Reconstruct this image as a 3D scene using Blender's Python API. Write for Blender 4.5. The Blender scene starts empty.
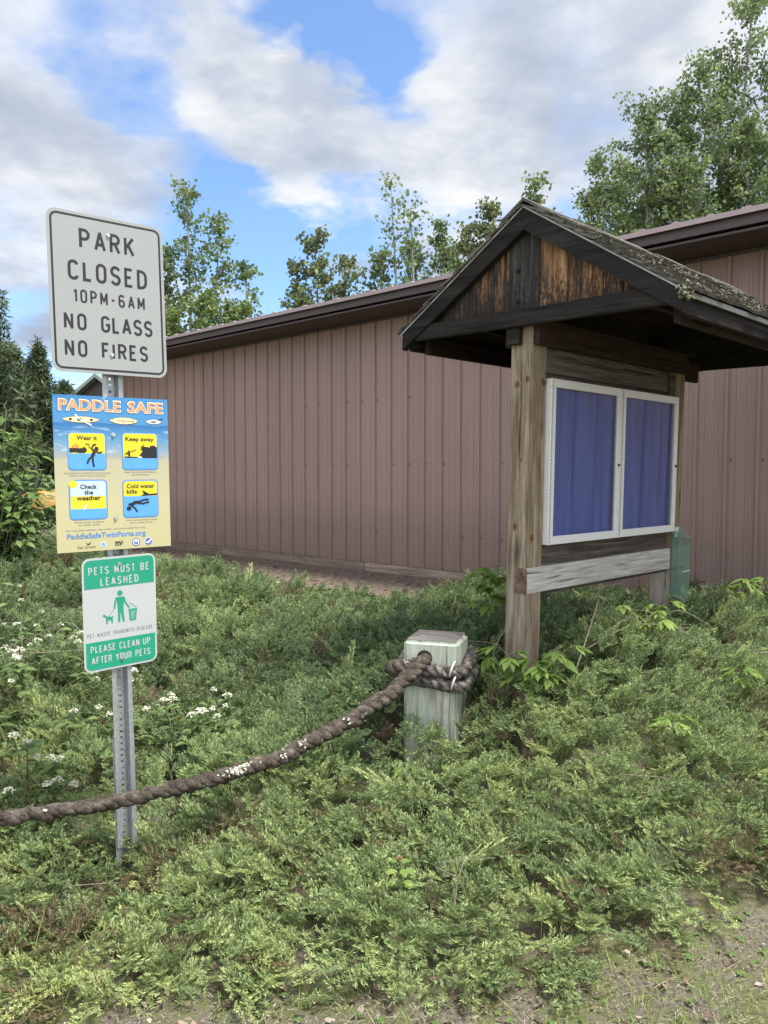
import bpy, bmesh, math, random
import numpy as np
from mathutils import Vector, Matrix, Euler, noise
R = math.radians
PI = math.pi
random.seed(7)
scn = bpy.context.scene
col = scn.collection
CZ = 1.70
TH = R(2.75)

# ------------------------------------------------------------------ helpers
def tag(o, label=None, cat=None, group=None, kind=None):
    if label: o['label'] = label
    if cat: o['category'] = cat
    if group: o['group'] = group
    if kind: o['kind'] = kind
    return o

def empty(name, loc=(0, 0, 0), rot=(0, 0, 0), parent=None):
    o = bpy.data.objects.new(name, None)
    col.objects.link(o)
    o.location = loc
    o.rotation_euler = rot
    o.empty_display_size = 0.1
    if parent: o.parent = parent
    return o

class MB:
    """collects shapes, then links them as one mesh object"""
    def __init__(s):
        s.v = []; s.f = []; s.r = []; s.m = []; s.sm = []
    def add(s, verts, faces, rnd=None, mi=0, M=None, smooth=False):
        b = len(s.v)
        if M is not None: verts = [M @ Vector(v) for v in verts]
        s.v += [tuple(v) for v in verts]
        if rnd is None: rnd = random.random()
        for f in faces:
            s.f.append(tuple(i + b for i in f)); s.r.append(rnd); s.m.append(mi); s.sm.append(smooth)
    def box(s, x0, x1, y0, y1, z0, z1, bev=0.0, M=None, rnd=None, mi=0):
        if bev <= 0:
            v = [(x, y, z) for x in (x0, x1) for y in (y0, y1) for z in (z0, z1)]
            f = [(0, 1, 3, 2), (4, 6, 7, 5), (0, 4, 5, 1), (2, 3, 7, 6), (0, 2, 6, 4), (1, 5, 7, 3)]
            s.add(v, f, rnd, mi, M); return
        bm = bmesh.new()
        bmesh.ops.create_cube(bm, size=1)
        for v in bm.verts:
            v.co = Vector(((x0 + x1) / 2 + v.co.x * (x1 - x0), (y0 + y1) / 2 + v.co.y * (y1 - y0), (z0 + z1) / 2 + v.co.z * (z1 - z0)))
        bmesh.ops.bevel(bm, geom=bm.edges[:], offset=bev, segments=2, affect='EDGES')
        bm.verts.index_update()
        s.add([v.co.copy() for v in bm.verts], [[v.index for v in f.verts] for f in bm.faces], rnd, mi, M)
        bm.free()
    def prism(s, poly, d0, d1, axis='y', M=None, rnd=None, mi=0):
        """poly of 2-D points extruded; axis y: (x,z) poly, x: (y,z), z: (x,y)"""
        n = len(poly)
        def pt(p, d):
            return {'y': (p[0], d, p[1]), 'x': (d, p[0], p[1]), 'z': (p[0], p[1], d)}[axis]
        v = [pt(p, d0) for p in poly] + [pt(p, d1) for p in poly]
        f = [tuple(range(n))[::-1], tuple(range(n, 2 * n))]
        f += [(i, (i + 1) % n, n + (i + 1) % n, n + i) for i in range(n)]
        s.add(v, f, rnd, mi, M)
    def flat(s, poly, y, mi=0):
        s.add([(p[0], y, p[1]) for p in poly], [tuple(range(len(poly)))], 0.5, mi)
    def tube(s, pts, rad, n=8, cap=True, rnd=None, mi=0, smooth=True):
        pts = [Vector(p) for p in pts]
        if not hasattr(rad, '__len__'): rad = [rad] * len(pts)
        T = [(pts[min(i + 1, len(pts) - 1)] - pts[max(i - 1, 0)]).normalized() for i in range(len(pts))]
        up = Vector((0, 0, 1)) if abs(T[0].z) < .9 else Vector((1, 0, 0))
        N = T[0].cross(up).normalized()
        v = []
        for i, p in enumerate(pts):
            N = (N - T[i] * N.dot(T[i])).normalized(); B = T[i].cross(N)
            for k in range(n):
                a = 2 * PI * k / n
                v.append(p + (N * math.cos(a) + B * math.sin(a)) * rad[i])
        f = []
        for i in range(len(pts) - 1):
            for k in range(n):
                f.append((i * n + k, i * n + (k + 1) % n, (i + 1) * n + (k + 1) % n, (i + 1) * n + k))
        if cap:
            f.append(tuple(range(n))[::-1]); f.append(tuple(range((len(pts) - 1) * n, len(pts) * n)))
        s.add(v, f, rnd, mi, None, smooth)
    def build(s, name, mats, parent=None, loc=None):
        me = bpy.data.meshes.new(name)
        me.from_pydata(s.v, [], s.f)
        if not isinstance(mats, (list, tuple)): mats = [mats]
        for m in mats: me.materials.append(m)
        if s.f:
            me.polygons.foreach_set('material_index', s.m)
            me.polygons.foreach_set('use_smooth', s.sm)
            at = me.attributes.new('rnd', 'FLOAT', 'FACE'); at.data.foreach_set('value', s.r)
        me.update()
        o = bpy.data.objects.new(name, me)
        col.objects.link(o)
        if parent: o.parent = parent
        if loc: o.location = loc
        return o

def npmesh(name, V, F, mats, tint=None, parent=None, smooth=False):
    """V (n,3), F (m,k) equal-sided faces"""
    me = bpy.data.meshes.new(name)
    V = np.asarray(V, np.float32); F = np.asarray(F, np.int32)
    me.vertices.add(len(V)); me.vertices.foreach_set('co', V.ravel())
    me.loops.add(F.size); me.loops.foreach_set('vertex_index', F.ravel())
    me.polygons.add(len(F))
    me.polygons.foreach_set('loop_start', np.arange(len(F), dtype=np.int32) * F.shape[1])
    if smooth: me.polygons.foreach_set('use_smooth', np.ones(len(F), dtype=bool))
    me.update(calc_edges=True)
    if tint is not None:
        at = me.attributes.new('tint', 'FLOAT', 'FACE'); at.data.foreach_set('value', np.asarray(tint, np.float32))
    for m in (mats if isinstance(mats, (list, tuple)) else [mats]): me.materials.append(m)
    o = bpy.data.objects.new(name, me)
    col.objects.link(o)
    if parent: o.parent = parent
    return o

# ------------------------------------------------------------------ node material helpers
class NT:
    def __init__(s, name):
        s.m = bpy.data.materials.new(name); s.m.use_nodes = True
        s.t = s.m.node_tree; s.b = s.t.nodes['Principled BSDF']; s.out = s.t.nodes['Material Output']
    def n(s, typ, **kw):
        nd = s.t.nodes.new(typ)
        for k, v in kw.items(): setattr(nd, k, v)
        return nd
    def link(s, a, b): s.t.links.new(a, b)
    def setin(s, sock, v):
        if hasattr(v, 'is_linked'): s.link(v, sock)
        elif v is not None: sock.default_value = v
    def math(s, op, a, b=None, c=None, clamp=False):
        nd = s.n('ShaderNodeMath', operation=op, use_clamp=clamp)
        for i, v in enumerate((a, b, c)):
            if v is not None: s.setin(nd.inputs[i], v)
        return nd.outputs[0]
    def vmath(s, op, a, b=None):
        nd = s.n('ShaderNodeVectorMath', operation=op)
        s.setin(nd.inputs[0], a)
        if b is not None: s.setin(nd.inputs[1], b)
        return nd.outputs[0]
    def co(s, scale=(1, 1, 1), off=None, kind='Object'):
        tc = s.n('ShaderNodeTexCoord')
        mp = s.n('ShaderNodeMapping'); s.link(tc.outputs[kind], mp.inputs[0]); mp.inputs['Scale'].default_value = scale
        if off is not None: s.setin(mp.inputs['Location'], off)
        return mp.outputs[0]
    def noise(s, vec, scale=5, detail=4, rough=.55, dist=0, w=None):
        nd = s.n('ShaderNodeTexNoise', noise_dimensions='4D' if w is not None else '3D')
        s.setin(nd.inputs['Vector'], vec); nd.inputs['Scale'].default_value = scale; nd.inputs['Detail'].default_value = detail
        nd.inputs['Roughness'].default_value = rough; nd.inputs['Distortion'].default_value = dist
        if w is not None: s.setin(nd.inputs['W'], w)
        return nd.outputs[0]
    def ramp(s, fac, stops, interp='LINEAR'):
        nd = s.n('ShaderNodeValToRGB'); nd.color_ramp.interpolation = interp
        el = nd.color_ramp.elements
        while len(el) < len(stops): el.new(.5)
        for e, (p, c) in zip(el, stops):
            e.position = p; e.color = (*c, 1) if hasattr(c, '__len__') else (c, c, c, 1)
        s.setin(nd.inputs[0], fac)
        return nd.outputs[0]
    def mix(s, fac, a, b, blend='MIX'):
        nd = s.n('ShaderNodeMix', data_type='RGBA', blend_type=blend)
        s.setin(nd.inputs['Factor'], fac)
        for sk, v in ((nd.inputs[6], a), (nd.inputs[7], b)):
            if hasattr(v, 'is_linked'): s.link(v, sk)
            else: sk.default_value = (*v, 1) if len(v) == 3 else v
        return nd.outputs[2]
    def attr(s, name, typ='GEOMETRY'):
        nd = s.n('ShaderNodeAttribute', attribute_name=name, attribute_type=typ)
        return nd.outputs['Fac']
    def bump(s, h, strength=.3, dist=.01):
        nd = s.n('ShaderNodeBump'); nd.inputs['Strength'].default_value = strength; nd.inputs['Distance'].default_value = dist
        s.link(h, nd.inputs['Height']); s.link(nd.outputs[0], s.b.inputs['Normal'])
    def fin(s, color=None, rough=.7, metal=0, spec=None):
        if color is not None:
            if hasattr(color, 'is_linked'): s.link(color, s.b.inputs['Base Color'])
            else: s.b.inputs['Base Color'].default_value = (*color, 1)
        s.setin(s.b.inputs['Roughness'], rough)
        s.setin(s.b.inputs['Metallic'], metal)
        if spec is not None: s.b.inputs['Specular IOR Level'].default_value = spec
        return s.m

def plain(name, c, rough=.6, metal=0, var=.12, scale=30, spec=None):
    t = NT(name)
    nz = t.noise(t.co(), scale, 4, .6)
    cc = t.mix(nz, tuple(x * (1 - var) for x in c), tuple(min(1, x * (1 + var)) for x in c))
    rr = t.math('MULTIPLY_ADD', nz, .25, rough - .12)
    return t.fin(cc, rr, metal, spec)

def wood(name, dark, mid, light, axis='z', grain=1.0, patch=(0.35, None), rough=.82, bumpk=.5, knots=True, stain=None, boards=True):
    """weathered timber, grain running along one axis of the object"""
    t = NT(name)
    st = {'x': (1.1, 24, 24), 'y': (24, 1.1, 24), 'z': (24, 24, 1.1)}[axis]
    fl = {'x': (.22, 1, 1), 'y': (1, .22, 1), 'z': (1, 1, .22)}[axis]
    rn = t.attr('rnd')
    w = t.math('MULTIPLY', rn, 37.0)
    base = t.co((1, 1, 1))
    # slow warp so grain wanders round knots
    wn = t.n('ShaderNodeTexNoise', noise_dimensions='4D'); t.setin(wn.inputs['Vector'], t.co(tuple(4 * q for q in fl))); wn.inputs['Scale'].default_value = 1.6; t.setin(wn.inputs['W'], w)
    warp = t.vmath('SCALE', t.vmath('SUBTRACT', wn.outputs['Color'], (.5, .5, .5)))
    warp.node.inputs['Scale'].default_value = .05
    pos = t.vmath('ADD', base, warp)
    mp = t.n('ShaderNodeMapping'); t.link(pos, mp.inputs[0]); mp.inputs['Scale'].default_value = tuple(q * grain for q in st)
    g1 = t.noise(mp.outputs[0], 1.6, 6, .65, 0, w)
    mp2 = t.n('ShaderNodeMapping'); t.link(pos, mp2.inputs[0]); mp2.inputs['Scale'].default_value = tuple(q * grain * 3.2 for q in st)
    g2 = t.noise(mp2.outputs[0], 1.7, 5, .7, 0, w)
    g = t.math('ADD', t.math('MULTIPLY', g1, .62), t.math('MULTIPLY', g2, .38))
    c = t.ramp(g, [(.36, dark), (.48, mid), (.61, light)])
    if boards:
        c = t.mix(1.0, c, t.ramp(rn, [(0, .72), (1, 1.18)]), 'MULTIPLY')
    big = t.noise(t.co(tuple(3 * q for q in fl)), 1.3, 4, .6, .2, w)
    if patch[1] is not None:
        c = t.mix(t.ramp(big, [(.45, 0), (.62, patch[0])]), c, patch[1])
    if stain is not None:
        c = t.mix(t.ramp(t.noise(t.co(tuple(5 * q for q in fl)), 1.9, 5, .7, .4, t.math('ADD', w, 9.)), [(.5, 0), (.68, .8)]), c, stain)
    if knots:
        vo = t.n('ShaderNodeTexVoronoi', voronoi_dimensions='4D'); kf = {'x': (2.2, 7, 7), 'y': (7, 2.2, 7), 'z': (7, 7, 2.2)}[axis]
        t.setin(vo.inputs['Vector'], t.co(kf)); t.setin(vo.inputs['W'], w); vo.inputs['Scale'].default_value = .75
        k = t.ramp(vo.outputs['Distance'], [(.10, .9), (.21, 0)])
        c = t.mix(k, c, tuple(q * .5 for q in dark))
    # fine drying cracks
    mp3 = t.n('ShaderNodeMapping'); t.link(pos, mp3.inputs[0]); mp3.inputs['Scale'].default_value = tuple((q if q > 2 else .6) * 1.8 for q in st)
    cr = t.noise(mp3.outputs[0], 1.2, 2, .5, 0, t.math('ADD', w, 4.))
    ck = t.ramp(cr, [(.62, 0), (.67, .8)])
    c = t.mix(ck, c, tuple(q * .35 for q in dark))
    h = t.math('SUBTRACT', g, t.math('MULTIPLY', ck, .5))
    t.bump(h, bumpk, .006)
    return t.fin(c, rough, 0, .25)

# ------------------------------------------------------------------ terrain
WY = R(42.66)
WN = (math.sin(WY), math.cos(WY))
WT = (math.cos(WY), -math.sin(WY))
WD = 7.40
def sstep(t):
    t = np.clip(t, 0, 1); return t * t * (3 - 2 * t)
def ground(x, y):
    x = np.asarray(x, float); y = np.asarray(y, float)
    s = np.maximum(x * WN[0] + y * WN[1], y * .85 + np.minimum(x, 0) * .1)
    g = .39 * sstep((s - 1.9) / 5.2)
    return g
# front edge of the juniper bed (plan)
EDGE = [(-40, 2.15), (-2.6, 2.24), (-1.24, 2.36), (-.76, 2.36), (-.18, 2.39), (.22, 2.43), (.58, 2.50), (.97, 2.66), (1.25, 2.80), (1.61, 3.0), (2.3, 3.42), (3.4, 4.0), (5, 4.9), (40, 22)]
EX = np.array([e[0] for e in EDGE]); EY = np.array([e[1] for e in EDGE])
def vnoise(x, y, sc, seed):
    """smooth value noise, vectorised"""
    x = np.asarray(x) * sc + seed * 17.3; y = np.asarray(y) * sc - seed * 9.1
    xi = np.floor(x).astype(np.int64); yi = np.floor(y).astype(np.int64)
    fx = x - xi; fy = y - yi
    fx = fx * fx * (3 - 2 * fx); fy = fy * fy * (3 - 2 * fy)
    def h(a, b):
        n = (a * 374761393 + b * 668265263 + int(seed) * 144665) & 0x7fffffff
        n = ((n ^ (n >> 13)) * 1274126177) & 0x7fffffff
        return ((n ^ (n >> 16)) & 0xffff) / 65535.0
    return (h(xi, yi) * (1 - fx) + h(xi + 1, yi) * fx) * (1 - fy) + (h(xi, yi + 1) * (1 - fx) + h(xi + 1, yi + 1) * fx) * fy
MOUNDS = [(.88, 4.20, .34, .62), (1.5, 5.0, .20, .6), (2.45, 5.45, .18, .40), (2.9, 5.6, .12, .6), (-.2, 5.0, .14, .7), (.45, 5.6, .20, .5), (.22, 3.88, -.11, .30), (1.82, 5.0, -.07, .25), (-.35, 4.55, .12, .4), (-1.35, 4.9, .14, .45), (1.4, 3.7, .07, .4), (-.2, 2.95, .05, .35), (.7, 3.05, .05, .3),
          (-1.0, 5.6, .16, .6), (-2.1, 4.6, .22, .8), (-3.0, 6.2, .25, 1.0), (-1.4, 6.9, .12, .5), (1.75, 4.3, .16, .6), (.9, 3.55, .05, .5), (-.55, 3.8, .05, .5), (-1.9, 8.0, .1, .8), (-4.5, 8.5, .2, 1.5)]
def bush_h(x, y):
    x = np.asarray(x, float); y = np.asarray(y, float)
    e = y - np.interp(x, EX, EY)
    h = .07 + .10 * sstep(e / 1.3)
    for mx, my, a, s in MOUNDS:
        h = h + a * np.exp(-((x - mx) ** 2 + (y - my) ** 2) / (2 * s * s) * 1.4)
    k = sstep((e + .05) / .5)
    amp = (.35 + .65 * sstep((y - 2.8) / 2.0)) * k
    h = h + amp * ((vnoise(x, y, 1.5, 3) - .5) * .26 + (vnoise(x, y, 3.4, 5) - .5) * .20) + k * ((vnoise(x, y, 7, 8) - .5) * .13 + (vnoise(x, y, 13, 9) - .5) * .07)
    # keep the sign post foot and bollard clear
    h = h - .10 * np.exp(-((x + 1.05) ** 2 + (y - 2.95) ** 2) / .06) 
    sw = x * WN[0] + y * WN[1]
    h = h * (1 - .55 * sstep((sw - 4.6) / .8) * sstep((.6 - x) / .8))
    return np.maximum(h * sstep((e + .12) / .22), 0.0)

# ------------------------------------------------------------------ materials
M = {}
M['post'] = wood('post_wood', (.060, .042, .028), (.25, .188, .125), (.48, .39, .285), 'z', 1.0, (.6, (.34, .31, .26)), stain=(.17, .105, .058))
M['rail'] = wood('rail_wood', (.10, .09, .08), (.36, .34, .31), (.60, .58, .54), 'x', .7, (.5, (.30, .27, .23)), bumpk=.7)
M['rail_end'] = wood('rail_end_grain', (.05, .03, .022), (.15, .095, .068), (.22, .15, .11), 'x', .5, knots=False)
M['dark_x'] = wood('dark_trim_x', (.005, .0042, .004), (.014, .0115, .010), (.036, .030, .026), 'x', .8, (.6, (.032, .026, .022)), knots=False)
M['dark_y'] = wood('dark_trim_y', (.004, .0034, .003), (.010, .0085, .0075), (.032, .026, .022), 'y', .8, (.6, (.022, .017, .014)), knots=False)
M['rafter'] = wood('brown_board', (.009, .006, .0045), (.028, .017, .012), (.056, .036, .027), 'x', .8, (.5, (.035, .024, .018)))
M['backer'] = wood('backer_board', (.03, .025, .022), (.085, .07, .06), (.17, .145, .125), 'x', .9, (.5, (.06, .042, .032)))
M['shingle'] = wood('shingle_wood', (.02, .017, .014), (.07, .062, .053), (.17, .157, .135), 'y', .7, (.6, (.16, .16, .12)), knots=False)
M['bollard'] = wood('bollard_wood', (.13, .12, .09), (.42, .445, .35), (.68, .70, .60), 'z', .9, (.7, (.40, .48, .39)), bumpk=.6, knots=False, stain=(.27, .20, .13))
M['bollard_top'] = wood('bollard_top_wood', (.03, .027, .024), (.10, .092, .083), (.21, .195, .18), 'x', .4, (.5, (.26, .22, .2)), knots=False)
# gable boards: silver-black weathering over orange heartwood
t = NT('gable_wood')
rn = t.attr('rnd'); w = t.math('MULTIPLY', rn, 41.)
g1 = t.noise(t.co((30, 30, 1.6)), 1.5, 6, .7, 0, w); g2 = t.noise(t.co((70, 70, 26)), 1.2, 4, .7, .3, w)
org = t.ramp(g1, [(.32, (.018, .010, .006)), (.45, (.16, .080, .038)), (.57, (.34, .19, .095)), (.70, (.46, .30, .18))])
gry = t.ramp(g1, [(.30, (.008, .007, .0065)), (.5, (.036, .033, .030)), (.7, (.11, .105, .098))])
sel = t.math('ADD', rn, t.math('MULTIPLY', t.math('SUBTRACT', t.noise(t.co((14, 14, 2.2)), 1.6, 5, .7, .3, w), .5), 1.5))
c = t.mix(t.ramp(sel, [(.46, 0), (.70, 1)]), gry, org)
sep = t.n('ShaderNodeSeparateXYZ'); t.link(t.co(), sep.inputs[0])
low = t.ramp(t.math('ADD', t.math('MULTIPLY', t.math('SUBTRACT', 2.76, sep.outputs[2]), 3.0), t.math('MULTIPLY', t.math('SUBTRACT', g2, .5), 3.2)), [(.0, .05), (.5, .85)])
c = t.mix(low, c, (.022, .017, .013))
t.bump(g1, .6, .006)
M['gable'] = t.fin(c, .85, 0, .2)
M['knot'] = plain('knot_hole', (.004, .003, .003), .9)
M['moss'] = plain('lichen_moss', (.17, .165, .115), .95, 0, .6, 40, .1)
M['strip'] = plain('drip_strip', (.33, .33, .33), .55, .3, .3, 40)
M['alu'] = plain('aluminium_frame', (.80, .80, .79), .35, .15, .06, 60)
M['hinge'] = plain('hinge_metal', (.50, .50, .50), .35, .8, .1, 80)
M['lock'] = plain('lock_metal', (.05, .05, .05), .4, .5)
# blue cloth backing
t = NT('blue_fabric')
fo = t.noise(t.co((7, 7, 1.1)), 1.2, 3, .5, 1.2)
c = t.mix(fo, (.058, .095, .33), (.135, .205, .57))  # light and shade of the folds mixed into the blue
t.bump(fo, .5, .04)
M['cloth'] = t.fin(c, .9, 0, .1)
# glass: mostly clear pane with a mirror coat
t = NT('case_glass')
tr = t.n('ShaderNodeBsdfTransparent'); tr.inputs[0].default_value = (.93, .95, .96, 1)
gl = t.n('ShaderNodeBsdfGlossy'); gl.inputs['Roughness'].default_value = .03
fr = t.n('ShaderNodeLayerWeight')
ms = t.n('ShaderNodeMixShader'); t.link(t.math('MULTIPLY_ADD', t.math('POWER', fr.outputs['Facing'], 4.0), .8, .08, True), ms.inputs[0]); t.link(tr.outputs[0], ms.inputs[1]); t.link(gl.outputs[0], ms.inputs[2])
t.link(ms.outputs[0], t.out.inputs[0]); M['glass'] = t.m
# green tinted acrylic
t = NT('green_acrylic')
tr = t.n('ShaderNodeBsdfTransparent'); tr.inputs[0].default_value = (.84, .92, .88, 1)
gl = t.n('ShaderNodeBsdfGlossy'); gl.inputs['Roughness'].default_value = .12; gl.inputs[0].default_value = (.8, .95, .9, 1)
df = t.n('ShaderNodeBsdfDiffuse'); df.inputs[0].default_value = (.42, .55, .47, 1)
m1 = t.n('ShaderNodeMixShader'); m1.inputs[0].default_value = .17; t.link(tr.outputs[0], m1.inputs[1]); t.link(df.outputs[0], m1.inputs[2])
m2 = t.n('ShaderNodeMixShader'); m2.inputs[0].default_value = .10; t.link(m1.outputs[0], m2.inputs[1]); t.link(gl.outputs[0], m2.inputs[2])
t.link(m2.outputs[0], t.out.inputs[0]); M['acrylic'] = t.m
M['paper'] = plain('pale_leaflet', (.55, .58, .55), .7)
# steel siding
t = NT('brown_siding')
nz = t.noise(t.co((.7, .7, .5)), 1.5, 5, .6); nf = t.noise(t.co((14, 14, 2)), 2, 5, .7)
c = t.mix(nz, (.258, .166, .140), (.300, .200, .172))
c = t.mix(t.ramp(nf, [(.52, 0), (.75, .35)]), c, (.30, .225, .21))
sep = t.n('ShaderNodeSeparateXYZ'); t.link(t.co(), sep.inputs[0])
pn = t.n('ShaderNodeTexWhiteNoise', noise_dimensions='1D'); t.link(t.math('FLOOR', t.math('DIVIDE', sep.outputs[0], .9144)), pn.inputs['W'])
c = t.mix(1.0, c, t.ramp(pn.outputs['Value'], [(0, .92), (1, 1.06)]), 'MULTIPLY')
scf = t.noise(t.co((3.5, 3.5, 9)), 2.3, 4, .6, .8); c = t.mix(t.ramp(scf, [(.70, 0), (.74, .35)]), c, (.10, .07, .065))
stk = t.noise(t.co((22, 22, .35)), 1.5, 4, .65); c = t.mix(t.ramp(stk, [(.52, 0), (.72, .35)]), c, (.15, .105, .095))
dirt = t.ramp(t.math('ADD', t.math('MULTIPLY', t.math('SUBTRACT', .95, sep.outputs[2]), 2.0), t.math('MULTIPLY', t.math('SUBTRACT', nf, .5), 1.2)), [(.2, 0), (1, .45)])
c = t.mix(dirt, c, (.16, .115, .085))
M['siding'] = t.fin(c, t.math('MULTIPLY_ADD', nf, .2, .40), 0, .4)
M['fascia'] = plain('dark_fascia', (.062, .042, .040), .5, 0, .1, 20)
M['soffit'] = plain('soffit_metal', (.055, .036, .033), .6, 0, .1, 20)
M['roofmetal'] = plain('roof_metal', (.36, .27, .27), .45, .1, .12, 12)
M['skirt'] = wood('skirt_board', (.12, .085, .065), (.28, .21, .165), (.42, .34, .27), 'x', .8, (.5, (.16, .12, .10)), knots=False)
M['screw'] = plain('siding_screw', (.10, .06, .055), .5, .3)
# galvanised steel
t = NT('galvanised_steel')
vo = t.n('ShaderNodeTexVoronoi'); t.link(t.co((60, 60, 40)), vo.inputs['Vector']); vo.inputs['Scale'].default_value = 1.5
nz = t.noise(t.co((20, 20, 3)), 2, 5, .7)
c = t.mix(vo.outputs['Distance'], (.34, .36, .38), (.50, .52, .54))
c = t.mix(t.ramp(nz, [(.5, 0), (.75, .5)]), c, (.27, .28, .29))
M['galv'] = t.fin(c, t.math('MULTIPLY_ADD', nz, .3, .35), .65)
M['bolt'] = plain('bolt_head', (.55, .55, .55), .3, .8)
# sign sheeting
t = NT('white_sheeting')
nz = t.noise(t.co((4, 4, 4)), 1.5, 5, .65); n2 = t.noise(t.co((90, 90, 90)), 2, 3, .6)
c = t.mix(nz, (.275, .286, .277), (.325, .334, .322)); c = t.mix(t.ramp(n2, [(.55, 0), (.7, .25)]), c, (.44, .45, .43))
M['white_sign'] = t.fin(c, .42, 0, .35)
M['white_clean'] = plain('white_enamel', (.45, .47, .47), .4, 0, .03, 20, .4)
M['black_ink'] = plain('black_ink', (.012, .012, .014), .45, 0, .2, 40)
M['green_ink'] = plain('green_ink', (.015, .285, .175), .42, 0, .10, 25)
M['alu_back'] = plain('sign_aluminium', (.5, .5, .5), .45, .7)
for nm, cc in dict(yellow_ink=(.68, .54, .03), blue_ink=(.10, .33, .72), navy_ink=(.02, .09, .20), orange_ink=(.88, .28, .10), white_ink=(.80, .82, .80), grey_ink=(.20, .20, .19), url_ink=(.085, .21, .46), tan_ink=(.72, .63, .38), pale_ink=(.46, .56, .63), flame_ink=(.85, .22, .03), brown_ink=(.18, .11, .06), seal_ink=(.10, .14, .42)).items():
    M[nm] = plain(nm, cc, .45, 0, .05, 20, .3)
# printed beach picture
t = NT('beach_print')
sep = t.n('ShaderNodeSeparateXYZ'); t.link(t.co(), sep.inputs[0])
wv = t.noise(t.co((9, 1, 40)), 1.0, 4, .6, .3)
z = t.math('ADD', sep.outputs[2], t.math('MULTIPLY', t.math('SUBTRACT', t.noise(t.co((7, 1, 1)), 1.3, 3, .6), .5), .022))
zf = t.math('MULTIPLY_ADD', z, 1 / .61, .5)
c = t.ramp(zf, [(0, (.70, .66, .36)), (.30, (.74, .68, .40)), (.585, (.66, .62, .42)), (.61, (.50, .50, .45)), (.635, (.40, .52, .62)), (.72, (.17, .42, .68)), (.80, (.07, .28, .60)), (.822, (.06, .22, .55)), (.828, (.11, .38, .73)), (1, (.10, .36, .74))])
foam = t.math('MULTIPLY', t.ramp(wv, [(.55, 0), (.62, .85)]), t.ramp(zf, [(.60, 0), (.64, .7), (.78, .8), (.815, 0)]))
c = t.mix(foam, c, (.78, .84, .88))
c = t.mix(1.0, c, (.64, .64, .64), 'MULTIPLY')
M['beach'] = t.fin(c, .42, 0, .3)
# rope
t = NT('weathered_rope')
nz = t.noise(t.co((1, 1, 1)), 22, 6, .7); n2 = t.noise(t.co((1, 1, 1)), 140, 3, .7); n3 = t.noise(t.co((1, 1, 1)), 9, 5, .62, .3)
c = t.ramp(nz, [(.32, (.014, .011, .009)), (.5, (.055, .044, .034)), (.68, (.15, .13, .108))])
c = t.mix(t.ramp(n2, [(.45, 0), (.75, .6)]), c, (.17, .145, .12))
c = t.mix(t.ramp(n3, [(.64, 0), (.68, .85)]), c, (.30, .30, .25))
t.bump(t.math('ADD', nz, t.math('MULTIPLY', n2, .6)), .9, .008)
M['rope'] = t.fin(c, .95, 0, .1)
t = NT('tarred_rope')
nz = t.noise(t.co((1, 1, 1)), 30, 6, .7); n2 = t.noise(t.co((1, 1, 1)), 160, 3, .7)
c = t.ramp(nz, [(.3, (.020, .017, .015)), (.48, (.080, .069, .06)), (.66, (.26, .235, .21))]); c = t.mix(t.ramp(n2, [(.5, 0), (.75, .6)]), c, (.15, .13, .12))
t.bump(t.math('ADD', nz, t.math('MULTIPLY', n2, .6)), .8, .006)
M['rope2'] = t.fin(c, .92, 0, .15)
M['twine'] = plain('white_twine', (.62, .60, .55), .8)
M['lichen'] = plain('pale_lichen', (.56, .57, .46), .95, 0, .25, 80, .1)
# soil
t = NT('soil')
nz = t.noise(t.co(), 2.1, 6, .65); n2 = t.noise(t.co(), 95, 6, .8); n3 = t.noise(t.co(), 5.5, 6, .7, .4); n4 = t.noise(t.co(), 330, 3, .8)
c = t.ramp(n2, [(.28, (.07, .052, .038)), (.46, (.19, .155, .12)), (.60, (.32, .285, .235)), (.8, (.50, .47, .42))])
c = t.mix(t.ramp(n4, [(.6, 0), (.72, .7)]), c, (.42, .40, .36))
c = t.mix(t.ramp(n3, [(.42, 0), (.58, .8)]), c, t.mix(n2, (.08, .10, .03), (.30, .33, .13)))
t.bump(t.math('ADD', n2, t.math('MULTIPLY', n4, .5)), .9, .02)
M['soil'] = t.fin(c, .95, 0, .1)
t = NT('path_soil')
n2 = t.noise(t.co(), 14, 6, .7); n3 = t.noise(t.co((1.2, 1.2, 1)), 3, 4, .6)
c = t.ramp(n2, [(.3, (.06, .042, .032)), (.5, (.15, .115, .09)), (.72, (.28, .235, .19))])
t.bump(n2, .8, .03)
M['path'] = t.fin(c, .95, 0, .1)

def foliage(name, dark, mid, light, trans=.35, kind='GEOMETRY', nsc=1.2, rough=.55):
    t = NT(name)
    tt = t.attr('tint', kind)
    nz = t.noise(t.co((1, 1, 1)), nsc, 3, .5)
    v = t.math('ADD', t.math('MULTIPLY', tt, .72), t.math('MULTIPLY', nz, .36))
    c = t.ramp(v, [(.15, dark), (.5, mid), (.88, light)])
    t.fin(c, rough, 0, .3)
    if trans > 0:
        tl = t.n('ShaderNodeBsdfTranslucent'); t.link(c, tl.inputs[0])
        ms = t.n('ShaderNodeMixShader'); ms.inputs[0].default_value = trans
        t.link(t.b.outputs[0], ms.inputs[1]); t.link(tl.outputs[0], ms.inputs[2]); t.link(ms.outputs[0], t.out.inputs[0])
    return t.m
M['aspen'] = foliage('aspen_leaf', (.080, .125, .050), (.155, .22, .085), (.27, .345, .14), .5)
M['aspen_light'] = foliage('young_leaf', (.10, .15, .045), (.17, .235, .07), (.26, .33, .11), .4)
M['aspen_olive'] = foliage('olive_leaf', (.082, .115, .045), (.145, .185, .072), (.24, .28, .115), .4)
M['spruce'] = foliage('spruce_needle', (.026, .044, .020), (.062, .090, .038), (.125, .165, .07), .15)
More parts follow.
